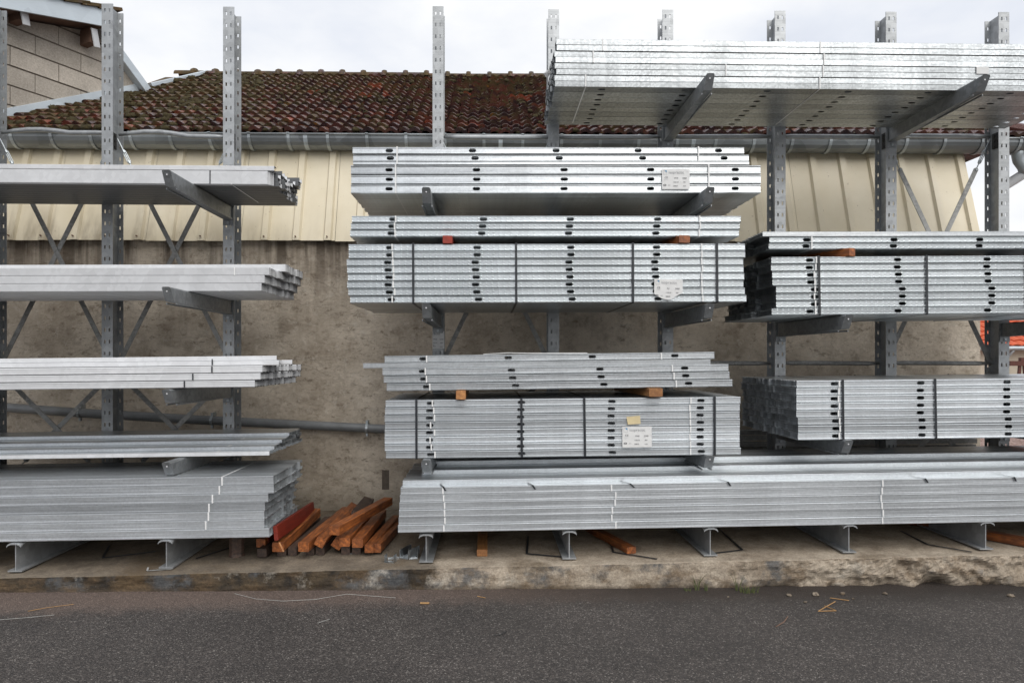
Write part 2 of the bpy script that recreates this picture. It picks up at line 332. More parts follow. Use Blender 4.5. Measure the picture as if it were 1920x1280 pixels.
# slab: top falls slightly to the west; crumbling front edge
ARMY = 4.92; UPY = 6.10; WALLY = 6.75; KY = 4.82
za = P(15, 1075, ARMY); zb = P(1855, 1033, ARMY)
def slabz(x): return za.z + (x-za.x)*(zb.z-za.z)/(zb.x-za.x)
from mathutils import noise as mn
def fbm(x, y, z): return mn.fractal(Vector((x, y, z)), 1.0, 2.0, 4)
sb = MB(); NX = 900; X0, X1 = -9.0, 9.0
prof = [0.0, .05, .1, .15, .2, .26, .32, .38, .44, .5, .56, .62, .68, .74, .8, .86, .91, .955, .985, 1.0]
rows_y = [0.012, 0.05, 0.15, 0.35, 0.7, 1.2, 1.93]
vs = []; nr = len(prof)+len(rows_y)
for i in range(NX+1):
    xx = X0+(X1-X0)*i/NX; zt = slabz(xx); er = min(1, max(0.12, (xx-1.2)/1.6))
    for k, q in enumerate(prof):
        d = 0.010*fbm(xx*2.5, q*1.5, 0)
        bite = er*(0.060*max(0, fbm(xx*4.2, q*1.2, 5)+0.30*(1-q)-0.08)+0.022*fbm(xx*11, q*2.4, 9)+0.010*fbm(xx*30, q*6.5, 4))
        if q < 0.35: bite += er*0.10*max(0, fbm(xx*2.7, 0, 3)+0.22)*(1-q/0.35)**.7
        vs.append((xx+0.004*fbm(xx*9, q*4, 2), KY+d+bite-0.008*(1-q)+(0.012 if q == 1.0 else 0), -0.02+(zt+0.02)*q+0.003*fbm(xx*6, 4, q)*(q > .9)))
    for y in rows_y:
        vs.append((xx, KY+0.02+y, zt+0.004*fbm(xx*1.5, y*2, 7)))
fs = []
for i in range(NX):
    for k in range(nr-1): fs.append((i*nr+k, (i+1)*nr+k, (i+1)*nr+k+1, i*nr+k+1))
slab = ob('concrete_slab', mesh('concrete_slab', vs, fs, M['slab'], True)); tag(slab, kind='structure')
slab.data.polygons.foreach_set('use_smooth', [False]*len(slab.data.polygons))

# ------------------------------------------------------------------ warehouse
wh = empty('warehouse', (0, WALLY, 0)); tag(wh, 'long stucco shed with cream ribbed cladding and mossy tiled roof behind the racks', 'building')
def sub(o): o.parent = wh; o.location = Vector(o.location)-Vector((0, WALLY, 0)); return o
XR = P(1838, 420, WALLY).x; XL = -9.0
mb = MB(); mb.box(XL, XR, WALLY, WALLY+0.3, -0.1, P(600, 451, WALLY-0.06).z+.10); mb.box(XL, XR, WALLY+0.3, WALLY+.5, -.1, P(700, 246, 7.0).z-.06); mb.box(XR-0.3, XR, WALLY+0.5, WALLY+6.2, -0.1, 2.9)
sub(mb.build('wall', M['stucco']))
# bricked slot in the wall
p = P(723, 898, WALLY); mb = MB(); mb.box(p.x-.035, p.x+.035, WALLY-.004, WALLY+.02, p.z-.10, p.z+.09); sub(mb.build('air_vent', M['mortar']))
# leaning ribbed cladding, one sheet per ~0.9 m
zb_ = P(600, 451, WALLY-0.06).z; CY0, CY1 = WALLY-0.06, WALLY+0.24; zt_ = P(600, 262, CY1).z
pitch = 0.305; nrib = 3; sw = pitch*nrib; k = 0; xx = XR-0.02
while xx > XL:
    x1 = xx; x0 = max(XL, xx-sw); xs = []; n = int(round((x1-x0)/pitch))
    for r in range(n):
        b = x0+r*pitch
        xs += [(b, 0), (b+0.19, 0), (b+0.205, -0.030), (b+0.262, -0.030), (b+0.277, 0)]
    xs.append((x1-0.004, 0))
    dzr = random.uniform(-.008, .008)
    v = []; 
    for (px, dy) in xs:
        v += [(px, CY0+dy, zb_+dzr), (px, CY1+dy, zt_)]
    f = [(2*i, 2*i+2, 2*i+3, 2*i+1) for i in range(len(xs)-1)]
    nb = len(v); v += [(a, b+0.004, c) for a, b, c in v]; f += [(2*i+nb, 2*i+1+nb, 2*i+3+nb, 2*i+2+nb) for i in range(len(xs)-1)]
    sh = sub(ob('cladding_sheet', mesh('cladding_sheet', v, f, M['clad'])))
    for r in range(n):
        b = x0+r*pitch; s_ = MB(); s_.tube([(b+.233, CY0-.045, zb_+.035), (b+.233, CY0-.026, zb_+.035)], .007, 6); so_ = s_.build('screw', M['soffit'], sh)
    xx -= sw
# eave board closing the gap behind the gutter
EY = 7.0; EZ = P(700, 246, EY).z
mb = MB(); mb.box(XL, XR+.3, EY-.02, EY+.02, zt_-.03, EZ-.03); sub(mb.build('eave_board', M['soffit']))
# roof plane: eave at (EY,EZ) up to ridge
RY = 9.9; RZ = P(700, 144, RY).z; ANG = math.atan2(RZ-EZ, RY-EY); RL = math.hypot(RZ-EZ, RY-EY)
RN = Vector((0, -math.sin(ANG), math.cos(ANG))); RP0 = Vector((0, EY, EZ))
def roofpt(u, v): return PP(u, v, RP0, RN)
W0 = roofpt(7, 225); W1 = roofpt(256, 175); C1p = roofpt(282, 167); C2p = roofpt(388, 142)
xe = P(1945, 280, EY).x; HIPX = lambda s: xe - s*math.cos(ANG)*0.95
def leftx(s):
    y = EY+s*math.cos(ANG); pts = [(W0.y-3, W0.x-3*(W1.x-W0.x)/(W1.y-W0.y)), (W0.y, W0.x), (W1.y, W1.x), (C2p.y, C2p.x), (C2p.y+2, C2p.x)]
    for (ya, xa), (yb, xb) in zip(pts, pts[1:]):
        if y <= yb: return xa+(xb-xa)*(y-ya)/(yb-ya)
    return pts[-1][1]
rf = sub(MB().add([(XL, 0, 0), (xe, 0, 0), (HIPX(RL), RL, 0), (leftx(RL)-.6, RL, 0), (leftx(1.2), 1.2, 0), (leftx(0), 0, 0)], [(0, 1, 2, 3, 4, 5)]).build('roof', M['tile'], None, (0, EY, EZ-0.03), (ANG, 0, 0)))
TW, TG = 0.232, RL/18.2
hx = [0, .07, .15, .24, .33, .41, .5, .57, .65, .74, .83, .91, 1.0]
def hz(q): 
    q = (q*2) % 1.0
    return 0.018*math.sin(math.pi*min(1, max(0, (q-0.0)/0.66)))**0.8 if q < 0.66 else -0.012*math.sin(math.pi*(q-0.66)/0.34)
hx = [i/14 for i in range(15)]
def tile_geo(j=0.0):
    v = []; L = TG*1.14; n = len(hx)
    for q in hx: v.append((q*TW, L, hz(q)*0.8-0.004))
    for q in hx: v.append((q*TW, -0.0+0.004*math.sin(q*9+j), hz(q)+0.034))
    for q in hx: v.append((q*TW, 0.004+0.004*math.sin(q*9+j), hz(q)*0.9-0.004))
    f = []
    for i in range(n-1):
        f.append((n+i, n+i+1, i+1, i)); f.append((2*n+i, 2*n+i+1, n+i+1, n+i))
    return v, f
tv = [mesh('tile', *tile_geo(j), M['tile']) for j in range(4)]
rest = MB(); spots = []
for r in range(19):
    s = r*TG-0.05
    if s > RL-0.08: break
    off = (r % 2)*TW*0.5
    x = -7.4+off
    while x < xe:
        lx = leftx(max(0, s))
        if x+TW*0.5 > lx and x+TW < HIPX(s+TG*.5)+.1: spots.append((r, x, s))
        x += TW
def vis(sp):
    r, x, s = sp; y = EY+s*math.cos(ANG); z = EZ+s*math.sin(ANG); u = CX+F*((x-y*math.tan(YAW))/y); 
    return (r, abs(u-900)) if -60 < u < 1980 else (99, 0)
spots.sort(key=vis)
for i, (r, x, s) in enumerate(spots):
    jx, js, jz = random.uniform(-.006, .006), random.uniform(-.012, .012), random.uniform(-.003, .006)
    if i < 300: ob('tile', tv[i % 4], rf, (x+jx, s+js, jz+.03), (random.uniform(-.02, .02), random.uniform(-.025, .025), random.uniform(-.02, .02)))
    else:
        v, f = tile_geo(i); rest.add([(a+x+jx, b+s+js, c+jz+.03) for a, b, c in v], f)
tag(rest.build('upper_tiles', M['tile'], rf), kind='stuff')
# hip side
hv = MB(); a = Vector((xe, EY, EZ)); b = Vector((HIPX(RL), RY, RZ)); c = Vector((xe, RY+2.9, EZ)); nseg = 16
for i in range(nseg):
    t0, t1 = i/nseg, (i+1)/nseg
    q = [a.lerp(b, t0), a.lerp(b, t1), c.lerp(b, t1), c.lerp(b, t0)]; d = Vector((0.012, 0, 0.03)); hv.add([q[0]+d, q[1], q[2], q[3]+d, q[0]], [(0, 3, 2, 1)])
tag(sub(hv.build('hip_slope', M['tile'])), kind='stuff')
hb_ = MB(); hb_.tube([a+Vector((0.02, -.03, .01)), b], 0.07, 8); sub(hb_.build('hip_ridge', M['tile']))
# ridge tiles with round collars
xa = P(331, 144, RY).x; xx = xa; rt = MB()
n = 8; v = []; f = []
for L, rr in ((0, .085), (.235, .085), (.237, .108), (.262, .116), (.300, .110), (.303, .08)):
    for q in range(n+1): 
        th = math.pi*q/n; v.append((L, -math.cos(th)*rr*1.15, math.sin(th)*rr))
for i in range(5):
    for q in range(n): f.append((i*(n+1)+q, (i+1)*(n+1)+q, (i+1)*(n+1)+q+1, i*(n+1)+q+1))
rme = mesh('ridge_tile', v, f, M['tile'], True)
while xx < HIPX(RL)+.1:
    ob('ridge_tile', rme, rf, (xx, RL, random.uniform(-.008, .008)+.0), (-ANG+random.uniform(-.02, .02), 0, random.uniform(-.02, .02))); xx += .302
# moss clumps on the tile edges
ms = MB()
def blob(mb, c, r, sq=0.6):
    n1, n2 = 4, 7; v = []
    for i in range(n1+1):
        th = math.pi*i/n1
        for k in range(n2):
            ph = 2*math.pi*k/n2; rr = r*random.uniform(.7, 1.2); v.append((c[0]+rr*math.sin(th)*math.cos(ph), c[1]+rr*math.sin(th)*math.sin(ph), c[2]+rr*sq*math.cos(th)))
    mb.add(v, [(i*n2+k, i*n2+(k+1) % n2, (i+1)*n2+(k+1) % n2, (i+1)*n2+k) for i in range(n1) for k in range(n2)])
for i in range(900):
    r, x, s = random.choice(spots); 
    if x > -2.6 and random.random() < 0.72: continue
    for q in range(random.randint(1, 3)): blob(ms, (x+random.uniform(0, TW), s+random.uniform(-.02, .05), .052+random.uniform(-.015, .012)), random.uniform(.014, .042)*(1.5 if x < -3 else 1))
tag(ms.build('moss', M['moss'], rf, smooth=True), kind='stuff')
# flashing where the tiles meet the block wall, and strip at the ridge
def strip(a, b, w, name, m=M['zinc_light'], lift=.06):
    mb = MB(); d = Vector((0, 0, 1)); mb.beam(a+d*lift, b+d*lift, .05, w, ch=.006); return sub(mb.build(name, m))
e0 = W0+(W0-W1)*0.6
strip(e0, W1, .10, 'wall_flashing'); strip(C1p, C2p, .05, 'verge_flashing', lift=.05)
# gutter
GY = 6.87; GZ = P(640, 259, GY).z; GR = .118
gm = MB(); n = 10
def arc(r0, th0=math.pi, th1=2*math.pi): return [(math.cos(th0+(th1-th0)*q/n)*r0, math.sin(th0+(th1-th0)*q/n)*r0) for q in range(n+1)]
def halfpipe(mb, xa, xb, r, th=.004):
    o_ = arc(r); i_ = arc(r-th)[::-1]; loop = o_+i_; m = len(loop)
    v = [(xa, GY+y, GZ+z) for y, z in loop]+[(xb, GY+y, GZ+z) for y, z in loop]
    mb.add(v, [(q, (q+1) % m, m+(q+1) % m, m+q) for q in range(m)]+[tuple(range(m)), tuple(range(m, 2*m))[::-1]])
halfpipe(gm, -9, xe+.02, GR); gm.tube([(-9, GY-GR-.004, GZ), (xe+.02, GY-GR-.004, GZ)], .010, 8)
M['gutter'] = galv('dark_weathered_zinc', (0.27, 0.29, 0.30), metal=0.6, rough=(0.38, 0.55), var=0.5, spangle=3, streak=False)
gut = sub(gm.build('gutter', M['gutter'], smooth=False))
for q in range(36):
    x = -6.6+q*.385
    if x > xe: break
    bm = MB(); halfpipe(bm, x, x+.03, GR+.010, .005); bm.box(x, x+.028, GY-GR-.018, GY+GR, GZ+.006, GZ+.012)
    bo = bm.build('bracket', M['zinc'], gut)
    if q % 5 == 2:
        bm = MB(); halfpipe(bm, x+.16, x+.20, GR+.003, .002); bm.build('solder_seam', M['zinc_light'], gut)
# downpipe at the right corner
d0 = Vector((P(1908, 268, GY).x, GY, GZ-GR)); dp = MB()
dp.tube([d0+Vector((0, 0, .06)), d0+Vector((0, 0, -.02)), d0+Vector((.015, .01, -.07)), d0+Vector((.07, .02, -.13)), d0+Vector((.10, .03, -.18))], [.07, .055, .05, .05, .05], 12); sub(dp.build('downpipe_elbow', M['zinc'], smooth=True))
dp = MB(); dp.tube([d0+Vector((.11, .02, -.14)), d0+Vector((.09, .05, -.20)), d0+Vector((-.05, .15, -.31)), d0+Vector((-.08, .17, -.40)), d0+Vector((-.08, .17, -2.6))], .05, 12); sub(dp.build('downpipe', M['pvc_white'], smooth=True))

# ------------------------------------------------------------------ block gable building
D2 = Vector((W1.x-W0.x, W1.y-W0.y, 0)).normalized(); N2 = Vector((D2.y, -D2.x, 0)); B0 = Vector((W0.x, W0.y, 0))-D2*1.2
bb = empty('block_building', B0, (0, 0, math.atan2(D2.y, D2.x))); tag(bb, 'bare concrete block gable with zinc edged roof rising behind the left rack', 'building')
def loc2(p): d = p-B0; return Vector((d.dot(D2), d.dot(-N2), d.z))    # local x along wall, y inward
OV = 0.28
def on(u, v, ov=0.0): return loc2(PP(u, v, B0+N2*ov, N2))
lA, lB = on(0, 14, OV), on(192, 49, OV); rA, rB = on(186, 52, .05), on(277, 176, .05)
def clip(poly, a, b):
    out = []
    for i in range(len(poly)):
        p, q = poly[i], poly[(i+1) % len(poly)]
        sp = (b[0]-a[0])*(p[1]-a[1])-(b[1]-a[1])*(p[0]-a[0]); sq = (b[0]-a[0])*(q[1]-a[1])-(b[1]-a[1])*(q[0]-a[0])
        if sp <= 0: out.append(p)
        if sp*sq < 0: tt = sp/(sp-sq); out.append((p[0]+(q[0]-p[0])*tt, p[1]+(q[1]-p[1])*tt))
    return out
la, lb = (lA.x, lA.z), (lB.x, lB.z); ra, rb = (rA.x, rA.z-.02), (rB.x, rB.z-.02)
zt0 = 2.0; course = .212; bl_ = .505
core = [(-1.0, zt0), (6.0, zt0), (6.0, 8), (-1.0, 8)]; core = clip(clip(core, la, lb), ra, rb)
def prism(poly, y0, y1):
    n = len(poly); v = [(p[0], y0, p[1]) for p in poly]+[(p[0], y1, p[1]) for p in poly]
    return v, [tuple(range(n))]+[tuple(range(2*n-1, n-1, -1))]+[(i, n+i, n+(i+1) % n, (i+1) % n) for i in range(n)]
MB().add(*prism(core, .012, .2)).build('mortar_bed', M['mortar'], bb)
for r in range(24):
    z0 = zt0+r*course
    for q in range(-3, 12):
        x0 = q*bl_+(r % 2)*bl_/2; jy = random.uniform(-.004, .003)
        pl = [(x0+.004, z0+.009), (x0+bl_-.004, z0+.009), (x0+bl_-.004, z0+course-.009), (x0+.004, z0+course-.009)]
        pl = clip(clip(pl, la, lb), ra, rb)
        pl = [(a, b) for a, b in pl]
        if len(pl) < 3 or min(p[0] for p in pl) > 5 or max(p[0] for p in pl) < -.9: continue
        ar = abs(sum(pl[i][0]*pl[(i+1) % len(pl)][1]-pl[(i+1) % len(pl)][0]*pl[i][1] for i in range(len(pl))))/2
        if ar < .004: continue
        MB().add(*prism(pl, jy, .05)).build('block', M['block'], bb)
dd = (lB-lA).normalized(); fa, fb = lA-dd*1.5, lB+dd*.16
mb = MB(); up = Vector((0, 0, .11)); mb.beam(fa+up, fb+up, .03, .22); mb.build('fascia', M['zinc_light'], bb)
mb = MB(); rr = [fa+Vector((0, .02, .02)), fb+Vector((0, .02, .02))]
mb.add([rr[0], rr[1], rr[1]+Vector((0, 3, 0)), rr[0]+Vector((0, 3, 0)), rr[0]+Vector((0, 0, .17)), rr[1]+Vector((0, 0, .17)), rr[1]+Vector((0, 3, .17)), rr[0]+Vector((0, 3, .17))], [(0, 1, 2, 3), (7, 6, 5, 4), (1, 5, 6, 2), (0, 4, 5, 1)]); mb.build('roof_deck', M['soffit'], bb)
for k in range(14):
    mb = MB(); c = fa.lerp(fb, (k+.5)/14)+Vector((0, .1, .205)); 
    mb.beam(c-dd*.13, c+dd*.16+Vector((0, 0, .02)), .30, .035); mb.build('rake_tile', M['tile'], bb)
for u, v in ((46, 30), (179, 73)):
    c = on(u, v, OV*.75); mb = MB(); mb.beam(c+Vector((-.03, -.02, .10)), c+Vector((.02, .0, -.09)), .012, .10); mb.build('purlin_cap', M['pvc_white'], bb)
    mb = MB(); mb.box(c.x-.05, c.x+.04, c.y+.02, .3, c.z-.05, c.z+.12); mb.build('purlin', M['soffit'], bb)
mb = MB(); mb.beam(rA-(rB-rA)*.08, rB, .12, .10, ch=.005); mb.build('barge_board', M['zinc_light'], bb)

# ------------------------------------------------------------------ far house at the right
fh = empty('far_house', (15.2, 22, 0)); tag(fh, 'small cream house with bright orange tile roof far off at the right edge', 'house')
mb = MB(); mb.box(0, 9, 0, 5, 0, 1.95); mb.build('wall', M['render_cream'], fh)
e_z = P(1905, 650, 21.7).z; r_z = P(1905, 600, 24).z
mb = MB(); mb.add([(-.4, -.3, e_z), (9.4, -.3, e_z), (9.4, 2.6, r_z+.5), (-.4, 2.6, r_z+.5)], [(0, 1, 2, 3)]); ro_ = mb.build('roof', M['redtile'], fh)
tm = []; sl_ = math.atan2(r_z+.5-e_z, 2.9); v = []
for q in range(7): v.append((.3*q/6, .38, .05*math.sin(math.pi*q/6)+.0))
for q in range(7): v.append((.3*q/6, 0, .05*math.sin(math.pi*q/6)+.04))
for q in range(7): v.append((.3*q/6, 0.01, .05*math.sin(math.pi*q/6)-.01))
ft = mesh('tile', v, [(7+i, 8+i, 1+i, i) for i in range(6)]+[(14+i, 15+i, 8+i, 7+i) for i in range(6)], M['redtile'])
for r in range(8):
    for q in range(14):
        ob('tile', ft, ro_, (-.4+q*.3, -.3+r*.36*math.cos(sl_), e_z+.01+r*.36*math.sin(sl_)), (sl_, 0, 0))
mb = MB(); mb.tube([(-.5, -.38, e_z-.05), (9.5, -.38, e_z-.05)], .07, 8); mb.build('gutter', M['zinc'], fh, smooth=True)
dx = P(1902, 700, 21.6).x-15.2; mb = MB(); mb.tube([(dx+.0, -.36, e_z-.1), (dx, -.1, e_z-.35), (dx, -.1, 0)], .05, 8); mb.build('downpipe', M['zinc'], fh, smooth=True)
tr = empty('wooden_trestle', (P(1912, 690, 18).x, 18, 0)); tag(tr, 'brown wooden trestle standing in the gravel yard before the far house', 'trestle')
zt = P(1905, 680, 18).z
mb = MB(); mb.box(-.3, 1.8, -.06, .06, zt-.08, zt+.05); mb.build('top_rail', M['brown_paint'], tr)
for x in (.0, .12, 1.5, 1.62): mb = MB(); mb.beam((x, 0, zt-.08), (x+(-.12 if x in (0., 1.5) else .12), 0, 0), .07, .05, up=(0, 1, 0)); mb.build('leg', M['brown_paint'], tr)
mb = MB(); mb.box(.0, .25, -.05, .05, zt+.05, zt+.14); mb.build('block', M['brown_paint'], tr)

# ------------------------------------------------------------------ cantilever racks
def plate(mb, w, Hh, y0, y1, z0=0.0, pitch=.1045, first=.06, cols=(-.0205, .0205), hw=.0068, hh=.016):
    xs = [-w/2]; 
    for c in cols: xs += [c-hw, c+hw]
    xs.append(w/2); zz = z0; k = 0
    def q(xa, xb, za, zb):
        mb.add([(xa, y0, za), (xb, y0, za), (xb, y0, zb), (xa, y0, zb), (xa, y1, za), (xb, y1, za), (xb, y1, zb), (xa, y1, zb)], [(0, 1, 2, 3), (7, 6, 5, 4)])
    z = z0+Hh-first
    zs = []
    while z > z0+.1: zs.append(z); z -= pitch
    zs.reverse(); prev = z0
    for z in zs:
        q(-w/2, w/2, prev, z-hh)
        for i in range(0, len(xs)-1, 2): q(xs[i], xs[i+1], z-hh, z+hh)
        for c in cols:
            a, b = c-hw, c+hw; zl, zh = z-hh, z+hh
            mb.add([(a, y0, zl), (b, y0, zl), (b, y0, zh), (a, y0, zh), (a, y1, zl), (b, y1, zl), (b, y1, zh), (a, y1, zh)], [(0, 4, 5, 1), (3, 2, 6, 7), (0, 3, 7, 4), (1, 5, 6, 2)])
        prev = z+hh
    zt = z0+Hh; q(-w/2, w/2, prev, zt)
    mb.add([(-w/2, y0, z0), (-w/2, y1, z0), (-w/2, y1, zt), (-w/2, y0, zt)], [(0, 1, 2, 3)]); mb.add([(w/2, y0, z0), (w/2, y1, z0), (w/2, y1, zt), (w/2, y0, zt)], [(3, 2, 1, 0)])
    mb.add([(-w/2, y0, zt), (w/2, y0, zt), (w/2, y1, zt), (-w/2, y1, zt)], [(0, 1, 2, 3)])
FWD = .0975; UD = .178
colu = [-24, 201, 428.5, 821.3, 1038.2, 1252.2, 1463, 1671.2, 1882.6]
colv = [2, 7, 13, 12.2, 18, 18.5, 20.6, 22.3, 23]
cx_ = [P(u, 400, UPY).x for u in colu]; cz_ = [P(u, v, UPY).z for u, v in zip(colu, colv)]
rackL = empty('cantilever_rack', (cx_[1], UPY, slabz(cx_[1]))); tag(rackL, 'galvanised cantilever rack on the left holding pale coated rails', 'rack', 'cantilever racks along the shed')
rackR = empty('cantilever_rack', (cx_[5], UPY, slabz(cx_[5]))); tag(rackR, 'long galvanised cantilever rack of six uprights in the middle and right', 'rack', 'cantilever racks along the shed')
def rk(o, rack): o.parent = rack; o.location = Vector(o.location)-rack.location; return o
for i, (x, zt) in enumerate(zip(cx_, cz_)):
    rack = rackL if i < 3 else rackR; zb0 = slabz(x)+.012; Hh = zt-zb0
    mb = MB(); plate(mb, FWD, Hh, 0, .008); plate(mb, FWD, Hh, UD-.008, UD, first=.07); mb.box(-.003, .003, .008, UD-.008, 0, Hh)
    rk(mb.build('upright', M['rack'], None, (x, UPY, zb0)), rack)
    # base beam running out to the slab edge
    zt_b = .205; yf = ARMY-UPY
    mb = MB(); mb.box(-.0035, .0035, yf+.01, -.004, .009, zt_b-.008); mb.box(-.05, .05, yf, -.004, 0, .009)
    ny = 6; v = []
    for iy, (yy, dr) in enumerate(((yf-.012, .020), (yf, .016), (yf+.02, .008), (yf+.07, .0), (-.004, 0))):
        for px, pz in ((-.05, -dr), (-.043, -dr*.45), (-.02, 0), (.02, 0), (.043, -dr*.45), (.05, -dr), (.05, -dr-.010), (.043, -dr*.45-.010), (.02, -.010), (-.02, -.010), (-.043, -dr*.45-.010), (-.05, -dr-.010)): v.append((px, yy, zt_b+pz))
    f = [(r*12+k, r*12+(k+1) % 12, (r+1)*12+(k+1) % 12, (r+1)*12+k) for r in range(4) for k in range(12)]+[(0, 1, 2, 3, 4, 5, 6, 7, 8, 9, 10, 11)[::-1]]
    mb.add(v, f); rk(mb.build('base_beam', M['rack'], None, (x, UPY, zb0)), rack)
def arm(col, utip, vtip, rack):
    x = cx_[col]; z = P(utip, vtip, ARMY).z; y0 = ARMY-UPY; w = .031; hb, ht = .125, .10
    # pressed channel: side cheeks, top, bottom lips, slanted end plate; rounded top edges
    mb = MB(); c = .010; v = []
    def ring(y, h, sl): return [(-w, y+sl*h, z-h), (-w, y+sl*c, z-c), (-w+c*.5, y+sl*c*.3, z-c*.25), (-w+c, y, z), (w-c, y, z), (w-c*.5, y+sl*c*.3, z-c*.25), (w, y+sl*c, z-c), (w, y+sl*h, z-h), (w-.018, y+sl*h, z-h), (-w+.018, y+sl*h, z-h)]
    a, b = ring(y0, ht, .62), ring(-.004, hb, 0); n = len(a); v = a+b
    f = [(k, (k+1) % n, n+(k+1) % n, n+k) for k in range(n)]+[tuple(range(n))[::-1]]
    mb.add(v, f)
    for s in (-1, 1): mb.box(s*(w+.004)-.004, s*(w+.004)+.004, y0+.09, -.004, z-.108-.012, z-.108)   # rolled lower lips
    o = rk(mb.build('arm', M['arm'], None, (x, UPY, 0)), rack)
    mb = MB(); mb.box(-.045, .045, -.012, -.001, z-.17, z-.01); pl = mb.build('mounting_plate', M['arm'], o)
    mb = MB(); mb.tube([(0, -.022, z-.150), (0, -.008, z-.150)], .012, 6); mb.build('bolt', M['zinc'], o)
    mb = MB(); mb.tube([(0, y0+.62*.032-.004, z-.03), (0, y0+.62*.032+.01, z-.03)], .006, 6); mb.build('hole', M['pvc_white'], o)
for v in (318, 537.5, 730, 866.7): arm(2, 315, v, rackL); arm(0, -245, v, rackL)
for c, ut, vv in ((3, 797, (351, 568.8, 862)), (5, 1335, (350.5, 569, 853.7)), (6, 1590, (590, 825)), (8, 2114, (590, 820))):
    for v in vv: arm(c, ut, v, rackR)
arm(5, 1344, 137.5, rackR); arm(7, 1848, 140, rackR)
# ties and braces
def tie(i, j, v0, v1, rack, bow=0, m='rack', r=.021):
    y = UPY+.12; a = P(colu[i], v0, UPY); b = P(colu[j], v1, UPY); a.z = P(colu[i], v0, y).z; b.z = P(colu[j], v1, y).z
    pts = []
    for k in range(9):
        t = k/8; pts.append((a.x+.04+(b.x-a.x-.08)*t, y, a.z+(b.z-a.z)*t+bow*math.sin(math.pi*min(1, t*1.6)) if t < .63 else a.z+(b.z-a.z)*t+bow*math.sin(math.pi*min(1, t*1.6))))
    mb = MB(); mb.tube(pts, [r*.6]+[r]*7+[r*.6], 10); rk(mb.build('tie_tube', M[m], smooth=True), rack)
tie(0, 1, 249, 249, rackL, .03); tie(1, 2, 253, 257, rackL, .035)
for i, (a, b) in zip(range(3, 8), ((257, 258), (258, 257), (257, 256), (256, 257), (255, 256))): tie(i, i+1, a, b, rackR)
for i in range(3, 8): tie(i, i+1, 680, 681, rackR, m='brace')
tie(0, 1, 690, 690, rackL, m='brace'); tie(1, 2, 690, 690, rackL, m='brace')
def brace(i, j, vt, vb, rack, tb=True, topend=True):
    y = UPY+.13; A = [P(colu[i], vt, UPY), P(colu[j], vt, UPY), P(colu[i], vb, UPY), P(colu[j], vb, UPY)]
    for q, vv in zip(A, (vt, vt, vb, vb)): q.y = y; q.z = P(900, vv, y).z if False else H+(q.z-H)*y/UPY
    A[0].x += .02; A[2].x += .02; A[1].x -= .02; A[3].x -= .02
    for s, (a, b, dy) in enumerate(((A[0], A[3], 0), (A[1], A[2], .012))):
        a = a+Vector((0, dy, 0)); b = b+Vector((0, dy, 0)); d = (b-a).normalized()
        if tb:
            r0, r1 = (a, a+d*.34) if topend else (b-d*.34, b)
            mb = MB(); mb.tube([r0, r1], .005, 6); t0 = r0+d*.13; t1 = r0+d*.24; sd = d.cross(Vector((0, 1, 0)))*.013
            mb.tube([t0+sd, t1+sd], .004, 6); mb.tube([t0-sd, t1-sd], .004, 6); mb.tube([t0-d*.012, t0+d*.012], .013, 6); mb.tube([t1-d*.012, t1+d*.012], .013, 6)
            rk(mb.build('turnbuckle', M['zinc']), rack)
            c0, c1 = (a+d*.32, b) if topend else (a, b-d*.32)
        else: c0, c1 = a, b
        mb = MB(); mb.beam(c0, c1, .008, .040, up=d.cross(Vector((0, 1, 0))))
        e_ = c0 if topend else c1
        mb.tube([e_+Vector((0, -.006, 0)), e_+Vector((0, .006, 0))], .021, 10)
        o = rk(mb.build('brace_bar', M['brace']), rack)
        if tb:
            mb = MB(); mb.tube([e_+Vector((0, -.014, 0)), e_+Vector((0, -.006, 0))], .009, 6); rk(mb.build('brace_bolt', M['zinc']), rack)
for i, j, rack in ((0, 1, rackL), (1, 2, rackL), (3, 4, rackR), (7, 8, rackR)):
    brace(i, j, 260, 684, rack); brace(i, j, 697, 910, rack, True, False)
for c in (1, 2, 5, 7, 8):
    p = P(colu[c], 258, UPY); rack = rackL if c < 3 else rackR
    mb = MB(); 
    for dz in (-.05, 0, .05): mb.tube([(p.x-.02, UPY+.10, p.z+dz), (p.x+.02, UPY+.10, p.z+dz)], .013, 6)
    mb.box(p.x-.014, p.x+.014, UPY+.07, UPY+.13, p.z-.07, p.z+.07); rk(mb.build('bolted_cleat', M['dark']), rack)

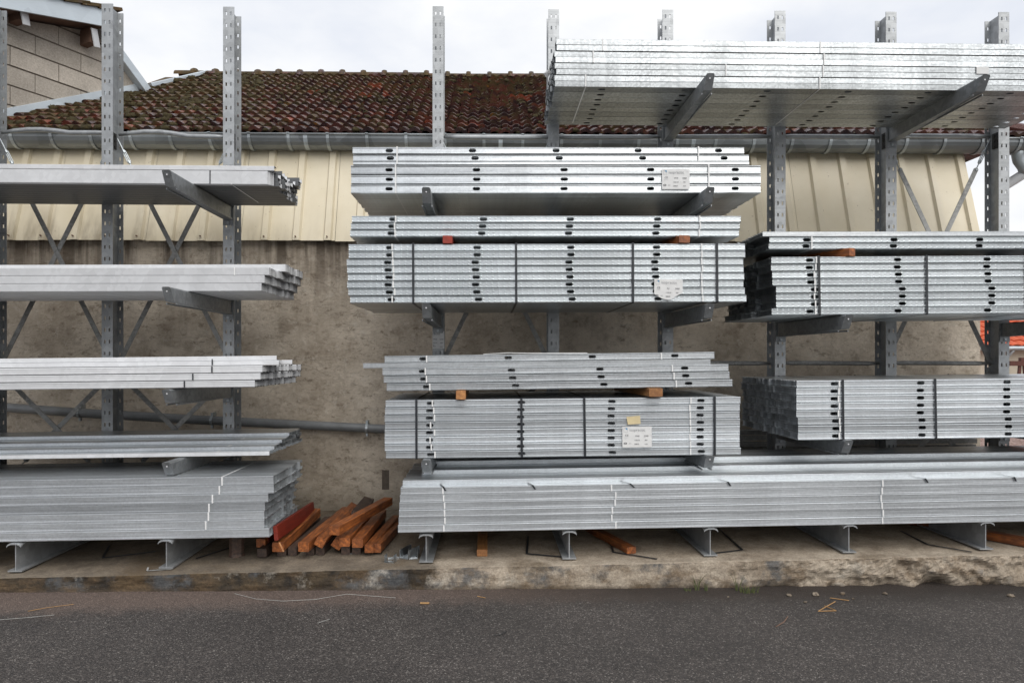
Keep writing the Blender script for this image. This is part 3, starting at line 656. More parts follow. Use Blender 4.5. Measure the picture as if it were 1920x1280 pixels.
# ------------------------------------------------------------------ steel profiles
def profile(name, pts, L, m, slots=None, seg=None, sw=.056, sh=.027):
    v = []; f = []; n = len(pts)
    for x in (0, L): v += [(x, p[0], p[1]) for p in pts]
    for k in range(n-1):
        if slots and k == seg: continue
        f.append((k, n+k, n+k+1, k+1))
    if slots:
        a = Vector((0, *pts[seg])); b = Vector((0, *pts[seg+1])); w_ = (b-a); ln = w_.length; w_.normalize(); mid = (a+b)/2
        def add(x, t): v.append(tuple(mid+w_*t+Vector((x, 0, 0)))); return len(v)-1
        px = 0; hl = ln/2
        fr = [0, .05, .16, .28, .5, .72, .84, .95, 1.0]
        for c in sorted(slots):
            if c-sw/2 < px or c+sw/2 > L: continue
            i0, i1, i2, i3 = add(px, -hl), add(c-sw/2, -hl), add(c-sw/2, hl), add(px, hl); f.append((i0, i1, i2, i3)); prev = None
            for q in fr:
                d = min(q, 1-q)*sw; r = sh/2; hgt = r*math.sqrt(max(0, 1-((r-d)/r)**2)) if d < r else r
                hgt = max(hgt, .0003); X = c-sw/2+q*sw
                cur = (add(X, -hl), add(X, -hgt), add(X, hgt), add(X, hl))
                if prev: f.append((prev[0], cur[0], cur[1], prev[1])); f.append((prev[2], cur[2], cur[3], prev[3]))
                prev = cur
            px = c+sw/2
        i0, i1, i2, i3 = add(px, -hl), add(L, -hl), add(L, hl), add(px, hl); f.append((i0, i1, i2, i3))
    # sheet thickness showing at both cut ends
    tk = .0022
    for X in (-.0003, L+.0003):
        b0 = len(v); off = []
        for k in range(n):
            a = Vector(pts[max(k-1, 0)]); c = Vector(pts[min(k+1, n-1)]); d = (c-a).normalized(); off.append((pts[k][0]+d.y*tk, pts[k][1]-d.x*tk))
        v += [(X, p[0], p[1]) for p in pts]+[(X, p[0], p[1]) for p in off]
        f += [(b0+k, b0+k+1, b0+n+k+1, b0+n+k) for k in range(n-1)]
    return mesh(name, v, f, m)
def stud_pts(h, d, lip=.007, rib=.0048, c=.005):
    return [(d, lip), (d, 0), (c, 0), (0, c), (0, .17*h), (rib, .25*h), (rib, .79*h), (0, .87*h), (0, h-c), (c, h), (d, h), (d, h-lip)], 5
def rail_pts(h, d): c = .002; return [(d, 0), (c, 0), (0, c), (0, h-c), (c, h), (d, h)], 2
def tray_pts(wd, h, lip=.006):      # web down, open upward, lips inward
    c = .0006; return [(lip, h), (0, h), (0, c), (c, 0), (wd-c, 0), (wd, c), (wd, h), (wd-lip, h)], 3
def cap_pts(wd, h, lip=.006):       # web on top
    c = .002; return [(lip, 0), (0, 0), (0, h-c), (c, h), (wd-c, h), (wd, h-c), (wd, 0), (wd-lip, 0)], 3

class Bundle:
    def __init__(s, name, label, cat, group, uv0, uv1, Y, L=None, right=False):
        A = P(*uv0, Y); B = P(*uv1, Y); s.A, s.Y = A, Y; ang = -math.atan2(B.z-A.z, B.x-A.x)
        s.L = L or (B-A).length; s.o = empty(name, A, (0, ang, 0)); tag(s.o, label, cat, group); s.v0 = uv0[1]; s.u0 = uv0[0]; s.ang = ang
    def lx(s, u): return (P(u, s.v0, s.Y).x-s.A.x)/math.cos(s.ang)
    def lz(s, v): return P(s.u0, v, s.Y).z-s.A.z
    def put(s, nm, me, x, y, z, jr=0.0): return ob(nm, me, s.o, (x, y, z), (jr, 0, 0))
    def grid(s, nm, me, starts, z0, dz, ncol, pitch, y0=0.0, jx=.004, jy=.0015, jend=.010):
        for r, xs in enumerate(starts):
            yo = random.uniform(0, 2*jy); jr = random.uniform(-.022, .022)
            for c in range(ncol):
                s.put(nm, me, xs+(random.uniform(-jx*.3, jx*.3) if c < 6 else random.uniform(-jend, jend)), y0+yo+c*pitch+random.uniform(0, jy*.6), z0+r*dz, jr)
    def strap(s, x, depth, h, wd=.016, z0=0.0, slack=.003, y0=0):
        a, b = y0-slack, y0+depth+slack; l, t = z0-slack, z0+h+slack; e = .0012; k = .006
        lp = [(a, l+k), (a, t-k), (a+k, t), (b-k, t), (b, t-k), (b, l+k), (b-k, l), (a+k, l)]; li = [(a-e, l+k-e), (a-e, t-k+e), (a+k-e, t+e), (b-k+e, t+e), (b+e, t-k+e), (b+e, l+k-e), (b-k+e, l-e), (a+k-e, l-e)]
        mb = MB(); n = 8; sh = random.uniform(-.004, .004)
        for q in range(n):
            A_, B_ = li[q], li[(q+1) % n]; C_, D_ = lp[q], lp[(q+1) % n]
            x0 = lambda p: x-wd/2+sh*(p[1]-l)/max(h, .01)
            mb.add([(x0(A_), *A_), (x0(A_)+wd, *A_), (x0(B_)+wd, *B_), (x0(B_), *B_), (x0(C_), *C_), (x0(C_)+wd, *C_), (x0(D_)+wd, *D_), (x0(D_), *D_)], [(0, 1, 2, 3), (7, 6, 5, 4), (0, 3, 7, 4), (1, 5, 6, 2)])
        return mb.build('strap', M['strap'], s.o)
    def tape(s, x, z0, z1, wd=.010, under=0.0, over=0.0, m='tape', y=0.0):
        mb = MB(); mb.box(x-wd/2, x+wd/2, y-.0035, y-.0015, z0, z1)
        if under: mb.box(x-wd/2, x+wd/2, y-.0015, y+under, z0-.0025, z0-.001)
        if over: mb.box(x-wd/2, x+wd/2, y-.0015, y+over, z1+.001, z1+.0025)
        return mb.build('tape', M[m], s.o)
def label_on(parent, x, z, wd, hh, y, lines, torn=False, rot=0.0):
    """paper tag with its printing; x,z = top-left corner in the parent's local frame"""
    nx, nz = 8, 6; v = []; f = []
    for i in range(nx+1):
        for k in range(nz+1):
            X = wd*i/nx; Zz = -hh*k/nz
            if torn and k > 3: 
                lim = -hh*(0.72+0.28*math.sin(math.pi*min(1, max(0, (X/wd)*1.05)))) if True else 0
                Zz = max(Zz, lim if X/wd < .75 else -hh*(1.0-(X/wd-.5)*.7))
            v.append((X, y-.0022-.0012*random.random(), Zz))
    for i in range(nx):
        for k in range(nz): a = i*(nz+1)+k; f.append((a, a+1, a+nz+2, a+nz+1))
    lo = ob('paper_label', mesh('paper_label', v, f, M['paper']), parent, (x, 0, z), (0, rot, 0))
    groups = {}
    for (txt, px, pz, size, m) in lines:
        c = bpy.data.curves.new('t', 'FONT'); c.body = txt; c.size = size; c.resolution_u = 2
        o = bpy.data.objects.new('t', c); COL.objects.link(o)
        me = bpy.data.meshes.new_from_object(o); bpy.data.objects.remove(o)
        G = groups.setdefault(m, MB())
        G.add([(px*wd+p.co.x, y-.0050, -pz*hh+p.co.y) for p in me.vertices], [tuple(q.vertices) for q in me.polygons]); bpy.data.meshes.remove(me)
    G = groups.setdefault('ink_light', MB())
    lw = .0012
    a0, b0, a1, b1 = .05*wd, -.06*hh, .17*wd, -.26*hh
    for (xa, xb, za_, zb_2) in ((a0, a1, b0, b0-lw), (a0, a1, b1, b1-lw), (a0, a0+lw, b0, b1), (a1, a1+lw, b0, b1-lw)): G.add([(xa, y-.005, za_), (xb, y-.005, za_), (xb, y-.005, zb_2), (xa, y-.005, zb_2)], [(0, 1, 2, 3)])
    groups.setdefault('blue', MB()).add([(a0+.04*wd, y-.0048, b0), (a1, y-.0048, b0), (a1, y-.0048, b0-.11*hh)], [(0, 1, 2)])
    # oval mark
    G2 = groups.setdefault('ink', MB()); n = 14; cxx, czz = .10*wd, -.80*hh; ro1, ro2 = .055*wd, .035*wd
    for k in range(n):
        t0, t1 = 2*math.pi*k/n, 2*math.pi*(k+1)/n
        G2.add([(cxx+ro1*math.cos(t0), y-.005, czz+ro1*.62*math.sin(t0)), (cxx+ro1*math.cos(t1), y-.005, czz+ro1*.62*math.sin(t1)), (cxx+ro2*math.cos(t1), y-.005, czz+ro2*.5*math.sin(t1)), (cxx+ro2*math.cos(t0), y-.005, czz+ro2*.5*math.sin(t0))], [(0, 1, 2, 3)])
    for m, G in groups.items(): G.build('print', M[m], lo)
    return lo
def tagtext(a, b): return [('isopractic', .24, .22, .030, 'ink_light'), ("'", .92, .2, .02, 'ink_light'), ('C', .09, .47, .021, 'ink'), ('\u20ac' if False else 'E', .16, .47, .021, 'ink'), (a, .44, .49, .017, 'ink'), (b, .73, .49, .017, 'ink'),
                        ('EN 14195', .08, .545, .006, 'ink_light'), ('1200.00', .40, .68, .013, 'ink'), ('480', .76, .68, .013, 'ink'), ('28820', .40, .87, .014, 'ink'), ('8.64', .76, .87, .012, 'ink'), ('A1', .22, .84, .016, 'ink_light'),
                        ('\u25aa' if False else '.', .65, .65, .02, 'ink')]

GB = 'stacked steel stud bundles'
# ---- centre column of bundles
b = Bundle('stud_bundle', 'shiny wide slotted studs, topmost stack of the middle bay under the tiled roof', 'stud bundle', GB, (658, 362.5), (1427, 361.5), 5.10)
sl_u = [729.5, 893.5, 1058, 1220.5, 1379.5]; h5 = b.lz(345)*1.02; pts, sg = stud_pts(h5*.95, .036)
me = profile('stud', pts, b.L, M['galv'], [b.lx(u) for u in sl_u], sg, .056, .026)
b.grid('stud', me, [0, .002, 0], 0, h5, 22, .0385)
zz = 3*h5; h2 = b.lz(285)-b.lz(299); pts, sg = stud_pts(h2*.93, .036)
me = profile('stud', pts, b.lx(1405)-b.lx(662), M['galv'], [b.lx(u)-b.lx(662) for u in (732, 891, 1049, 1205.6, 1358.6)], sg, .056, .026)
mr = profile('stud', rail_pts(.022, .036)[0], b.lx(1405)-b.lx(662), M['galv']); b.grid('stud', mr, [b.lx(662)], zz, .022, 22, .0385)
zz += .024; b.grid('stud', me, [b.lx(662)], zz, h2, 22, .0385)
me = profile('stud', pts, b.lx(1395)-b.lx(660), M['galv'], [b.lx(u)-b.lx(661) for u in (730, 886, 1043, 1197, 1348)], sg, .056, .026); b.grid('stud', me, [b.lx(661)], zz+h2*1.02, h2, 22, .0385)
for u in (742, 1329): b.tape(b.lx(u), .002, 3*h5, under=.8)
b.tape(b.lx(745), 3*h5+.004, zz+2*h2); b.tape(b.lx(1310), zz, zz+2*h2)
label_on(b.o, b.lx(1241), b.lz(318), b.lx(1293)-b.lx(1241), .150, -.002, tagtext('M70', '3000'))

b = Bundle('stud_bundle', 'thin stack of three slotted stud rows raised on red timber blocks, middle bay', 'stud bundle', GB, (657, 443.5), (1387, 443), 5.0)
hh = b.lz(404)/3; pts, sg = stud_pts(hh*.94, .036)
me = profile('stud', pts, b.L, M['galv_dim'], [b.lx(u) for u in (734, 904, 1067, 1231)], sg, .056, .024)
b.grid('stud', me, [-.004, .004, .010], 0, hh, 24, .042)
for u, r in ((741, 0), (740, 1), (742, 2), (1313, 1), (1311, 0), (1312, 2)): b.tape(b.lx(u), r*hh, (r+1)*hh-.002, under=(1 if r == 0 else 0))

b = Bundle('stud_bundle', 'strapped eight row stud bundle with torn white label, upper middle bay', 'stud bundle', GB, (652, 568.5), (1396, 566), 4.96)
hh = b.lz(457)/8; pts, sg = stud_pts(hh*.94, .036)
me = profile('stud', pts, b.L, M['galv_dim'], [b.lx(u) for u in (729, 893, 1069, 1230)], sg, .056, .024)
b.grid('stud', me, [.016, .004, -.004, 0, -.004, -.007, .009, .009], 0, hh, 26, .042)
for u in (775, 968, 1187, 1345): b.strap(b.lx(u), 1.09, 8*hh)
for r in range(8): b.tape(b.lx(738)+random.uniform(-.01, .012), r*hh+.004, (r+1)*hh-.002); b.tape(b.lx(1317)+random.uniform(-.006, .006), r*hh+.004, (r+1)*hh-.002)
label_on(b.o, b.lx(1227), b.lz(524.5), .208, .150, -.002, tagtext('A3', '3000'), True, R(1.5))

b = Bundle('stud_bundle', 'strapped grey eight row stud bundle with square label and buff note, lower middle bay', 'stud bundle', GB, (722, 860), (1388, 852), 4.98)
hh = b.lz(750)/8; pts, sg = stud_pts(hh*.94, .036)
me = profile('stud', pts, b.L, M['galv_soft'], [b.lx(u) for u in (806, 977, 1147, 1314)], sg, .056, .022)
b.grid('stud', me, [.006, -.002, -.002, -.002, 0, 0, .002, .008], 0, hh, 26, .042)
for u in (781, 978.5, 1097, 1340): b.strap(b.lx(u), 1.09, 8*hh)
for r in range(8): b.tape(b.lx(812)+random.uniform(-.022, .02), r*hh+.004, (r+1)*hh-.002); b.tape(b.lx(1295)+random.uniform(-.006, .006), r*hh+.004, (r+1)*hh-.002)
lz5 = lambda u, v: P(u, v, 4.98).z-b.A.z+math.sin(b.ang)*b.lx(u)
label_on(b.o, b.lx(1167), lz5(1167, 799.5), b.lx(1222)-b.lx(1167), .152, -.002, tagtext('M48', '2500'))
mb = MB(); x0, z0 = b.lx(1175), lz5(1175, 781); mb.add([(x0, -.004, z0), (x0+.100, -.006, z0+.008), (x0+.104, -.004, z0-.052), (x0+.010, -.005, z0-.057)], [(0, 3, 2, 1)]); mb.build('buff_note', M['card'], b.o)

b = Bundle('stud_bundle', 'uneven pile of three slotted stud rows on pale timber blocks, lower middle bay', 'stud bundle', GB, (725, 733), (1374, 724.5), 4.98)
hh = .0565; pts, sg = stud_pts(.052, .036)
me = profile('stud', pts, b.L, M['galv'], [b.lx(u) for u in (800, 967, 1133, 1292)], sg, .056, .022)
b.grid('stud', me, [0, -.022, -.030], 0, hh, 22, .044, jx=.006, jend=.02)
for u, r in ((806, 0), (800, 1), (798, 2), (1268, 0), (1264, 1), (1261, 2)): b.tape(b.lx(u), r*hh+.002, (r+1)*hh-.004)
top4 = 3*hh
Z4 = b.A.z
b2 = Bundle('loose_rail', 'single loose rail jutting out left from the pile above the timber blocks', 'rail', None, (681, 690), (1332, 682.5), 5.0)
b2.put('rail', profile('rail', rail_pts(.038, .04)[0], b2.L, M['galv']), 0, 0, -.002); b2.put('sleeve', profile('sleeve', rail_pts(.034, .034)[0], b2.L-.25, M['galv']), .1, .006, 0)
b2 = Bundle('stud_bundle', 'short top row of slotted studs above the loose jutting rail', 'stud bundle', GB, (721, 680.5), (1340, 672.5), 5.0)
me = profile('stud', pts, b2.L, M['galv'], [b2.lx(u) for u in (793, 953, 1111, 1266)], sg, .056, .022); b2.grid('stud', me, [0], 0, .05, 18, .044, jend=.02)
b2.tape(b2.lx(800), .002, .05); b2.tape(b2.lx(1240), .002, .05)
mb = MB(); mb.tube([(.72, .2, .056), (.9, .15, .064), (1.1, .12, .058), (1.5, .1, .055)], .003, 5); mb.build('bent_tie', M['tape'], b2.o)

# ---- right column of bundles
b = Bundle('stud_bundle', 'huge stack of wide shiny studs on the highest arms, upper right against the sky', 'stud bundle', GB, (1037, 162), (2037, 172), 5.19)
hh = (b.lz(72))/8; nW, wd = 8, .107
pd, sg = tray_pts(wd-.006, hh*.90); pu, sg2 = cap_pts(wd-.006, hh*.90)
sl0 = [b.lx(u) for u in (1127, 1285, 1440, 1593, 1745, 1900, 2010)]
md = profile('stud', pd, b.L, M['galv_top'], sl0, sg, .056, .030); mu = profile('stud', pu, b.L, M['galv_top'], sl0, sg2, .056, .030)
for r in range(8):
    xo = [0, 0, .010, .012, .012, .010, .020, .022][r]+.008
    for c in range(nW):
        b.put('stud', md if r % 2 == 0 else mu, xo+([0, .15, .125, .115, .11, .10, .095, .09][c]-.09 if r == 0 and c else 0)*.35+random.uniform(-.012, .012), c*wd+random.uniform(0, .003)+(.004 if r in (1, 5) else 0), r*hh)
for u, r in ((1098, 0), (1112, 4), (1130, 6), (1537, 0), (1543, 2), (1545, 4), (1538, 6), (1361, 2)):
    b.tape(b.lx(u), r*hh, (r+2)*hh-.003, .009, under=(.8 if r == 0 else 0))
mb = MB(); x0, z0 = b.lx(1830), b.lz(110)-.03; mb.box(x0, x0+.095, -.006, -.002, z0-.055, z0); mb.build('paper_label', M['paper'], b.o)
mb = MB(); mb.tube([(-.02, .3, 4.6*hh), (-.03, .33, 4.9*hh), (.0, .3, 5.2*hh)], .02, 8); mb.build('end_wrap', M['tape'], b.o)

b = Bundle('stud_bundle', 'thin stack of slotted studs lying on an orange timber block, right bay', 'stud bundle', GB, (1442, 467), (1920, 466), 5.0, L=3.0)
hh = b.lz(443.3)/2; pts, sg = stud_pts(hh*.94, .036)
me = profile('stud', pts, 3.0, M['galv_dim'], [b.lx(u) for u in (1512, 1676, 1837)]+[b.lx(1837)+.64], sg, .056, .024); b.grid('stud', me, [0, .006], 0, hh, 22, .042, jend=.03)
me = profile('stud', rail_pts(.036, .036)[0], 3.0, M['galv']); b.grid('stud', me, [b.lx(1430)], 2*hh, .036, 22, .042, jend=.02)
for r in range(2): b.tape(b.lx(1522), r*hh, (r+1)*hh-.002, under=(.9 if r == 0 else 0))

b = Bundle('stud_bundle', 'strapped eight row stud bundle showing dark open ends, upper right bay', 'stud bundle', GB, (1448, 591), (1920, 587.5), 4.98, L=3.0)
hh = b.lz(481)/8; pts, sg = stud_pts(hh*.94, .036)
me = profile('stud', pts, 3.0, M['galv_dim'], [b.lx(u) for u in (1520, 1685, 1853)]+[b.lx(1853)+.65], sg, .056, .024)
b.grid('stud', me, [.0, .032, .032, .032, .006, .006, -.002, .0], 0, hh, 25, .042, jend=.026)
for u in (1537, 1738): b.strap(b.lx(u), 1.05, 8*hh)
b.strap(b.lx(1738)+.75, 1.05, 8*hh)
for r in range(8): b.tape(b.lx(1529)+random.uniform(-.01, .01), r*hh+.004, (r+1)*hh-.002)

b = Bundle('stud_bundle', 'strapped grey eight row stud bundle with many dark open ends, lower right bay', 'stud bundle', GB, (1496, 825), (1920, 820), 4.97, L=3.0)
hh = b.lz(713)/8; pts, sg = stud_pts(hh*.94, .036)
me = profile('stud', pts, 3.0, M['galv_soft'], [b.lx(u) for u in (1567, 1729, 1891)]+[b.lx(1891)+.64], sg, .056, .024)
b.grid('stud', me, [.004, .004, .004, -.006, -.006, -.006, -.006, -.004], 0, hh, 26, .0425, jend=.014)
for u in (1581, 1755): b.strap(b.lx(u), 1.10, 8*hh)
b.strap(b.lx(1755)+.85, 1.10, 8*hh)
for r in range(8): b.tape(b.lx(1573)+random.uniform(-.008, .010), r*hh+.004, (r+1)*hh-.002)

b = Bundle('rail_bundle', 'very long low stack of plain rails on the base beams, middle and right', 'rail bundle', 'bundles of plain rails', (746, 998.5), (1920, 977.5), 4.90, L=6.0)
hh = b.lz(914)/6; pts, sg = stud_pts(hh*.985, .06, rib=.0005, c=.0012); me = profile('rail', pts, 6.0, M['galv_soft'])
b.grid('rail', me, [0, .004, .010, .014, .016, .024], 0, hh, 14, .066, jx=.006, jend=.012, jy=.004)
pts2, _ = cap_pts(.066, .034); me2 = profile('rail', pts2, 6.05, M['galv_soft'])
b.grid('rail', me2, [.03], 6*hh, .034, 12, .069, y0=.09, jx=.02, jend=.008); b.grid('rail', me2, [.14], 6*hh+.035, .034, 8, .069, y0=.33, jx=.04, jend=.06); b.grid('rail', me2, [.2], 6*hh+.070, .034, 5, .072, y0=.55, jx=.05, jend=.08)
for u, sp in ((833, .006), (1150, .022), (1655, .010)):
    for r in range(6): b.tape(b.lx(u)+random.uniform(-sp, sp), r*hh+.004, (r+1)*hh-.003)
for u in (836, 1004, 1190, 1370, 1740, 1905):
    x = b.lx(u); mb = MB(); zt = 6*hh+.001; q = random.uniform(.02, .07)
    mb.add([(x-.006, -.004, zt-.028), (x+.008, -.004, zt-.028), (x+.008-q*.5, -.004, zt+.003), (x-.006-q*.5, -.004, zt+.003), (x-.006-q*1.3, .085, zt+.004), (x+.008-q*1.3, .085, zt+.004)], [(0, 1, 2, 3), (3, 2, 5, 4)]); mb.build('tie_end', M['strap'], b.o)

# ---- left column of bundles
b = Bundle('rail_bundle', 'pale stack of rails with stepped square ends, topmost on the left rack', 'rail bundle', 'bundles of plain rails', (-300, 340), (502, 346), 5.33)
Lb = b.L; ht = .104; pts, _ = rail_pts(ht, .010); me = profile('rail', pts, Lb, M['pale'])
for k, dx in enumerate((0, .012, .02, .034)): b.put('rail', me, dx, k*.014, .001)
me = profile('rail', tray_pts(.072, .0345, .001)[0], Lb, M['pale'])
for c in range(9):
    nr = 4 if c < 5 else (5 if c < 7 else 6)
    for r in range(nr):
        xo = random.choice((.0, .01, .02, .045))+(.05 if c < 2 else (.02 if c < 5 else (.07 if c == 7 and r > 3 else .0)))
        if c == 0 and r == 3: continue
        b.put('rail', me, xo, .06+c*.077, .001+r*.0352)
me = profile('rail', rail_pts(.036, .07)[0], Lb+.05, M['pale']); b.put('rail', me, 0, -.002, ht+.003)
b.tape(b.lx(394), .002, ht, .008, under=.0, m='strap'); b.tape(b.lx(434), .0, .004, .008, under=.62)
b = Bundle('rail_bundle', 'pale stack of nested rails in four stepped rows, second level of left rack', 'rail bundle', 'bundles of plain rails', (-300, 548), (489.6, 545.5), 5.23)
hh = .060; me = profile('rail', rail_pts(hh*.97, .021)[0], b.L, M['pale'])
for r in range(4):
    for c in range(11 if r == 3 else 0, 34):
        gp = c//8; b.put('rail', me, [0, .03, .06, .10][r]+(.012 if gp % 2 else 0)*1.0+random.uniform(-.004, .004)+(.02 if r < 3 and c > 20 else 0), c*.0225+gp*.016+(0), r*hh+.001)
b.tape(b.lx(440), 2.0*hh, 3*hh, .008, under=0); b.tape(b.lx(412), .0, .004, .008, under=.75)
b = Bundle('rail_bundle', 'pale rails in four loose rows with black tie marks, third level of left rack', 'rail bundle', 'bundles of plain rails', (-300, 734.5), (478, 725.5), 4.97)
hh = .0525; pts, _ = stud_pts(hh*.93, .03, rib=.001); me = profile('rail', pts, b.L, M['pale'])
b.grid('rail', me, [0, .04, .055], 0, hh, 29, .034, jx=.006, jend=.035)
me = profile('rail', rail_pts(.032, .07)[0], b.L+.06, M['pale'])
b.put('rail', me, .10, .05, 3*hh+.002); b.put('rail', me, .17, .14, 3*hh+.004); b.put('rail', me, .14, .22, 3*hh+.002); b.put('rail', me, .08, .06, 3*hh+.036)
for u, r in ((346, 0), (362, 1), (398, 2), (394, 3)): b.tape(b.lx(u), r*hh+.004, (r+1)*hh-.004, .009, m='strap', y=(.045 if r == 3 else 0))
b = Bundle('rail_bundle', 'flat layers of galvanised channel with ragged ends, fourth level of left rack', 'rail bundle', 'bundles of plain rails', (-300, 864), (508, 852), 5.2)
for lay, (y0, n, xo) in enumerate(((0, 12, 0), (.09, 10, .0), (.26, 8, .01), (.50, 5, .0))):
    me = profile('rail', cap_pts(.068, .027)[0], b.L, M['galv'])
    for c in range(n): b.put('rail', me, xo+random.uniform(-.022, .012), y0+c*.071, lay*.0285)
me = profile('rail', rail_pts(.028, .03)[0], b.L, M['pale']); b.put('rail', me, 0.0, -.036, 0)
for x_, y_, l_ in ((-.36, .1, 1), (-.33, .3, 2), (-.40, -.02, 0)): 
    mb = MB(); mb.box(b.L+x_, b.L+x_+.010, y_, y_+.07, (l_+1)*.0285+.001, (l_+1)*.0285+.003); mb.build('tape', M['tape'], b.o)
b = Bundle('rail_bundle', 'deep galvanised rail stack with gridded open ends on the left base beams', 'rail bundle', 'bundles of plain rails', (-300, 1021), (505, 1006.5), 4.92)
hh = .0625; pts, _ = stud_pts(hh*.985, .066, lip=.012, rib=.0005, c=.0012); me = profile('rail', pts, b.L, M['galv_soft'])
b.grid('rail', me, [0, -.036, -.036, -.030, -.004, .034, .036], 0, hh, 11, .0715, jx=.006, jend=.012)
mb = MB(); Lx = b.L
for r, xo in ((1, -.45), (2, -.43), (3, -.425), (4, -.40), (5, -.35), (6, -.33)): b.tape(Lx+xo, r*hh, (r+1)*hh-.002, .010, over=(.7 if r == 6 else 0))
# rails stored on the floor behind the uprights
b = Bundle('rail_bundle', 'dark rails stored against the wall behind the right rack uprights', 'rail bundle', 'bundles of plain rails', (1360, 866), (1838, 858), 6.42)
for k in range(5): b.put('rail', profile('rail', rail_pts(.045, .05)[0], b.L-random.uniform(0, .06), M['brace']), 0, .02+(k % 2)*.03, .02+k*.058)
b = Bundle('rail_bundle', 'dark rails stored on the floor behind the middle rack uprights', 'rail bundle', 'bundles of plain rails', (850, 905), (1300, 900), 6.42)
for k in range(3): b.put('rail', profile('rail', rail_pts(.045, .05)[0], b.L-random.uniform(0, .06), M['brace']), 0, .02+(k % 2)*.03, .02+k*.058)

# paper stuck on the third upright
p = P(811, 621, UPY); hold = empty('torn_paper', p); tag(hold, 'small torn printed label stuck on the shaded middle upright', 'label')
label_on(hold, 0, 0, .105, .155, -.003, [('ractic', .02, .2, .03, 'ink'), ('M48', .08, .5, .018, 'ink'), ('2500', .6, .5, .018, 'ink'), ('00.00', .05, .7, .016, 'ink'), ('480', .65, .7, .016, 'ink'), ('820', .05, .9, .016, 'ink'), ('8.64', .63, .92, .014, 'ink')])

# ------------------------------------------------------------------ wall pipe
wp = empty('wall_pipe', P(300, 785, WALLY-.09)); tag(wp, 'grey plastic drain pipe sloping along the stucco wall behind the racks', 'pipe')
pp = [P(u, v, WALLY-.075) for u, v in ((-150, 752), (155, 774), (378, 787), (640, 800), (722, 804), (1100, 822), (1400, 835), (1620, 846))]
mb = MB(); mb.tube([q-wp.location for q in pp], .044, 12); mb.build('tube', M['pvc'], wp, smooth=True)
for u, v in ((688, 802.5), (398, 788), (150, 774)):
    c = P(u, v, WALLY-.075)-wp.location; d = (pp[3]-pp[2]).normalized(); mb = MB(); mb.tube([c-d*.011, c+d*.011], .049, 12); mb.box(c.x-.010, c.x+.010, c.y-.01, c.y+.09, c.z+.04, c.z+.075); mb.box(c.x-.008, c.x+.008, c.y-.01, c.y+.02, c.z-.075, c.z-.04); mb.build('clamp', M['zinc'], wp)

# ------------------------------------------------------------------ timber
def timber(name, label, cat, group, a, b, wd, hh, m, roll=0.0, seed=0):
    a = Vector(a); b = Vector(b); L = (b-a).length; mid = (a+b)/2
    o = MB().beam((0, -L/2, 0), (0, L/2, 0), wd, hh, ch=.004, roll=roll).build(name, M[m]); d = b-a
    o.location = mid; o.rotation_euler = (math.atan2(d.z, math.hypot(d.x, d.y)), 0, math.atan2(-d.x, d.y)); tag(o, label, cat, group); return o
def tpx(u0, v0, y0, u1, v1, y1): return P(u0, v0, y0), P(u1, v1, y1)
TG_ = 'timbers piled between the bundles'; sz = slabz(-1.5)
L_ = [ # u,v of front end centre, depth, back end
 ('orange battens heap piece lying leftmost beside the red board', 521, 1025, 5.10, 592, 960, 6.05, .085, .072, 'wood', 0),
 ('bright orange timber with cracked front end, second from the left', 569, 1025, 5.08, 650, 957, 6.15, .082, .070, 'wood', 0),
 ('orange timber turned on edge just right of the cracked one', 600, 1016, 5.12, 662, 950, 6.2, .07, .07, 'wood', .5),
 ('uppermost orange timber lying diagonally across the heap', 627, 994, 5.02, 728, 939, 5.95, .080, .066, 'wood', 0),
 ('brown timber half hidden beneath the diagonal topmost timber', 646, 1016, 5.12, 700, 957, 6.1, .08, .064, 'wood', 0),
 ('orange timber right of the diagonal one, dark square end', 670, 1018, 5.10, 716, 962, 6.05, .080, .064, 'wood', 0),
 ('long brown timber second from right in the heap', 692, 1028, 5.14, 742, 972, 6.1, .068, .062, 'wood', 0),
 ('rightmost brown timber of the heap beside the long rail stack', 707, 1027, 5.16, 752, 980, 6.1, .06, .066, 'wood', 0),
 ('tilted dark orange timber end between two brighter ones', 632, 1020, 5.2, 676, 955, 6.2, .075, .065, 'wood', .6),
 ('dark timber at the back of the heap leaning on the wall', 668, 968, 5.75, 690, 940, 6.55, .10, .08, 'wood_old', .3)]
for l, u0, v0, y0, u1, v1, y1, wd, hh, m, ro in L_:
    a, bq = tpx(u0, v0, y0, u1, v1, y1); timber('timber', l, 'timber', TG_, a, bq, wd, hh, m, ro)
for u, v, uu, lb in ((528, 1035, 594, 'leftmost dark timber on the slab under the orange heap'), (548, 1036, 615, 'second dark bottom timber from the left under the orange heap'), (581, 1034, 640, 'dark bottom timber under the cracked orange timber'), (600, 1034, 660, 'dark bottom timber under the orange timber turned on edge'), (648, 1030, 700, 'dark bottom timber under the half hidden brown timber'), (668, 1034, 716, 'rightmost dark bottom timber of the orange heap')):
    a = P(u, v, 5.2); a.z = slabz(a.x)+.036; bq = P(uu, 965, 6.2); bq.z = slabz(bq.x)+.036
    timber('timber', lb, 'timber', 'dark timbers under the orange heap', a, bq, .066, .064, 'wood_old')
a, bq = tpx(517, 999, 4.98, 586, 952, 6.0); timber('red_board', 'dark red painted board on edge beside the left rail stack', 'board', None, a, bq, .03, .105, 'wood_red', -.12)
for l, u, v, y, s, m in (('short brown timber block beside the red board, upper one', 489, 1018, 5.25, .07, 'wood'), ('short grey timber block under the brown one by the red board', 491, 1036, 5.15, .07, 'wood_old'), ('small red offcut wedged beside the red board', 498, 1010, 5.3, .05, 'wood_red')):
    a = P(u, v, y); timber('timber_block', l, 'wood block', None, a, a+Vector((.02, .35, 0)), s, s*.9, m)
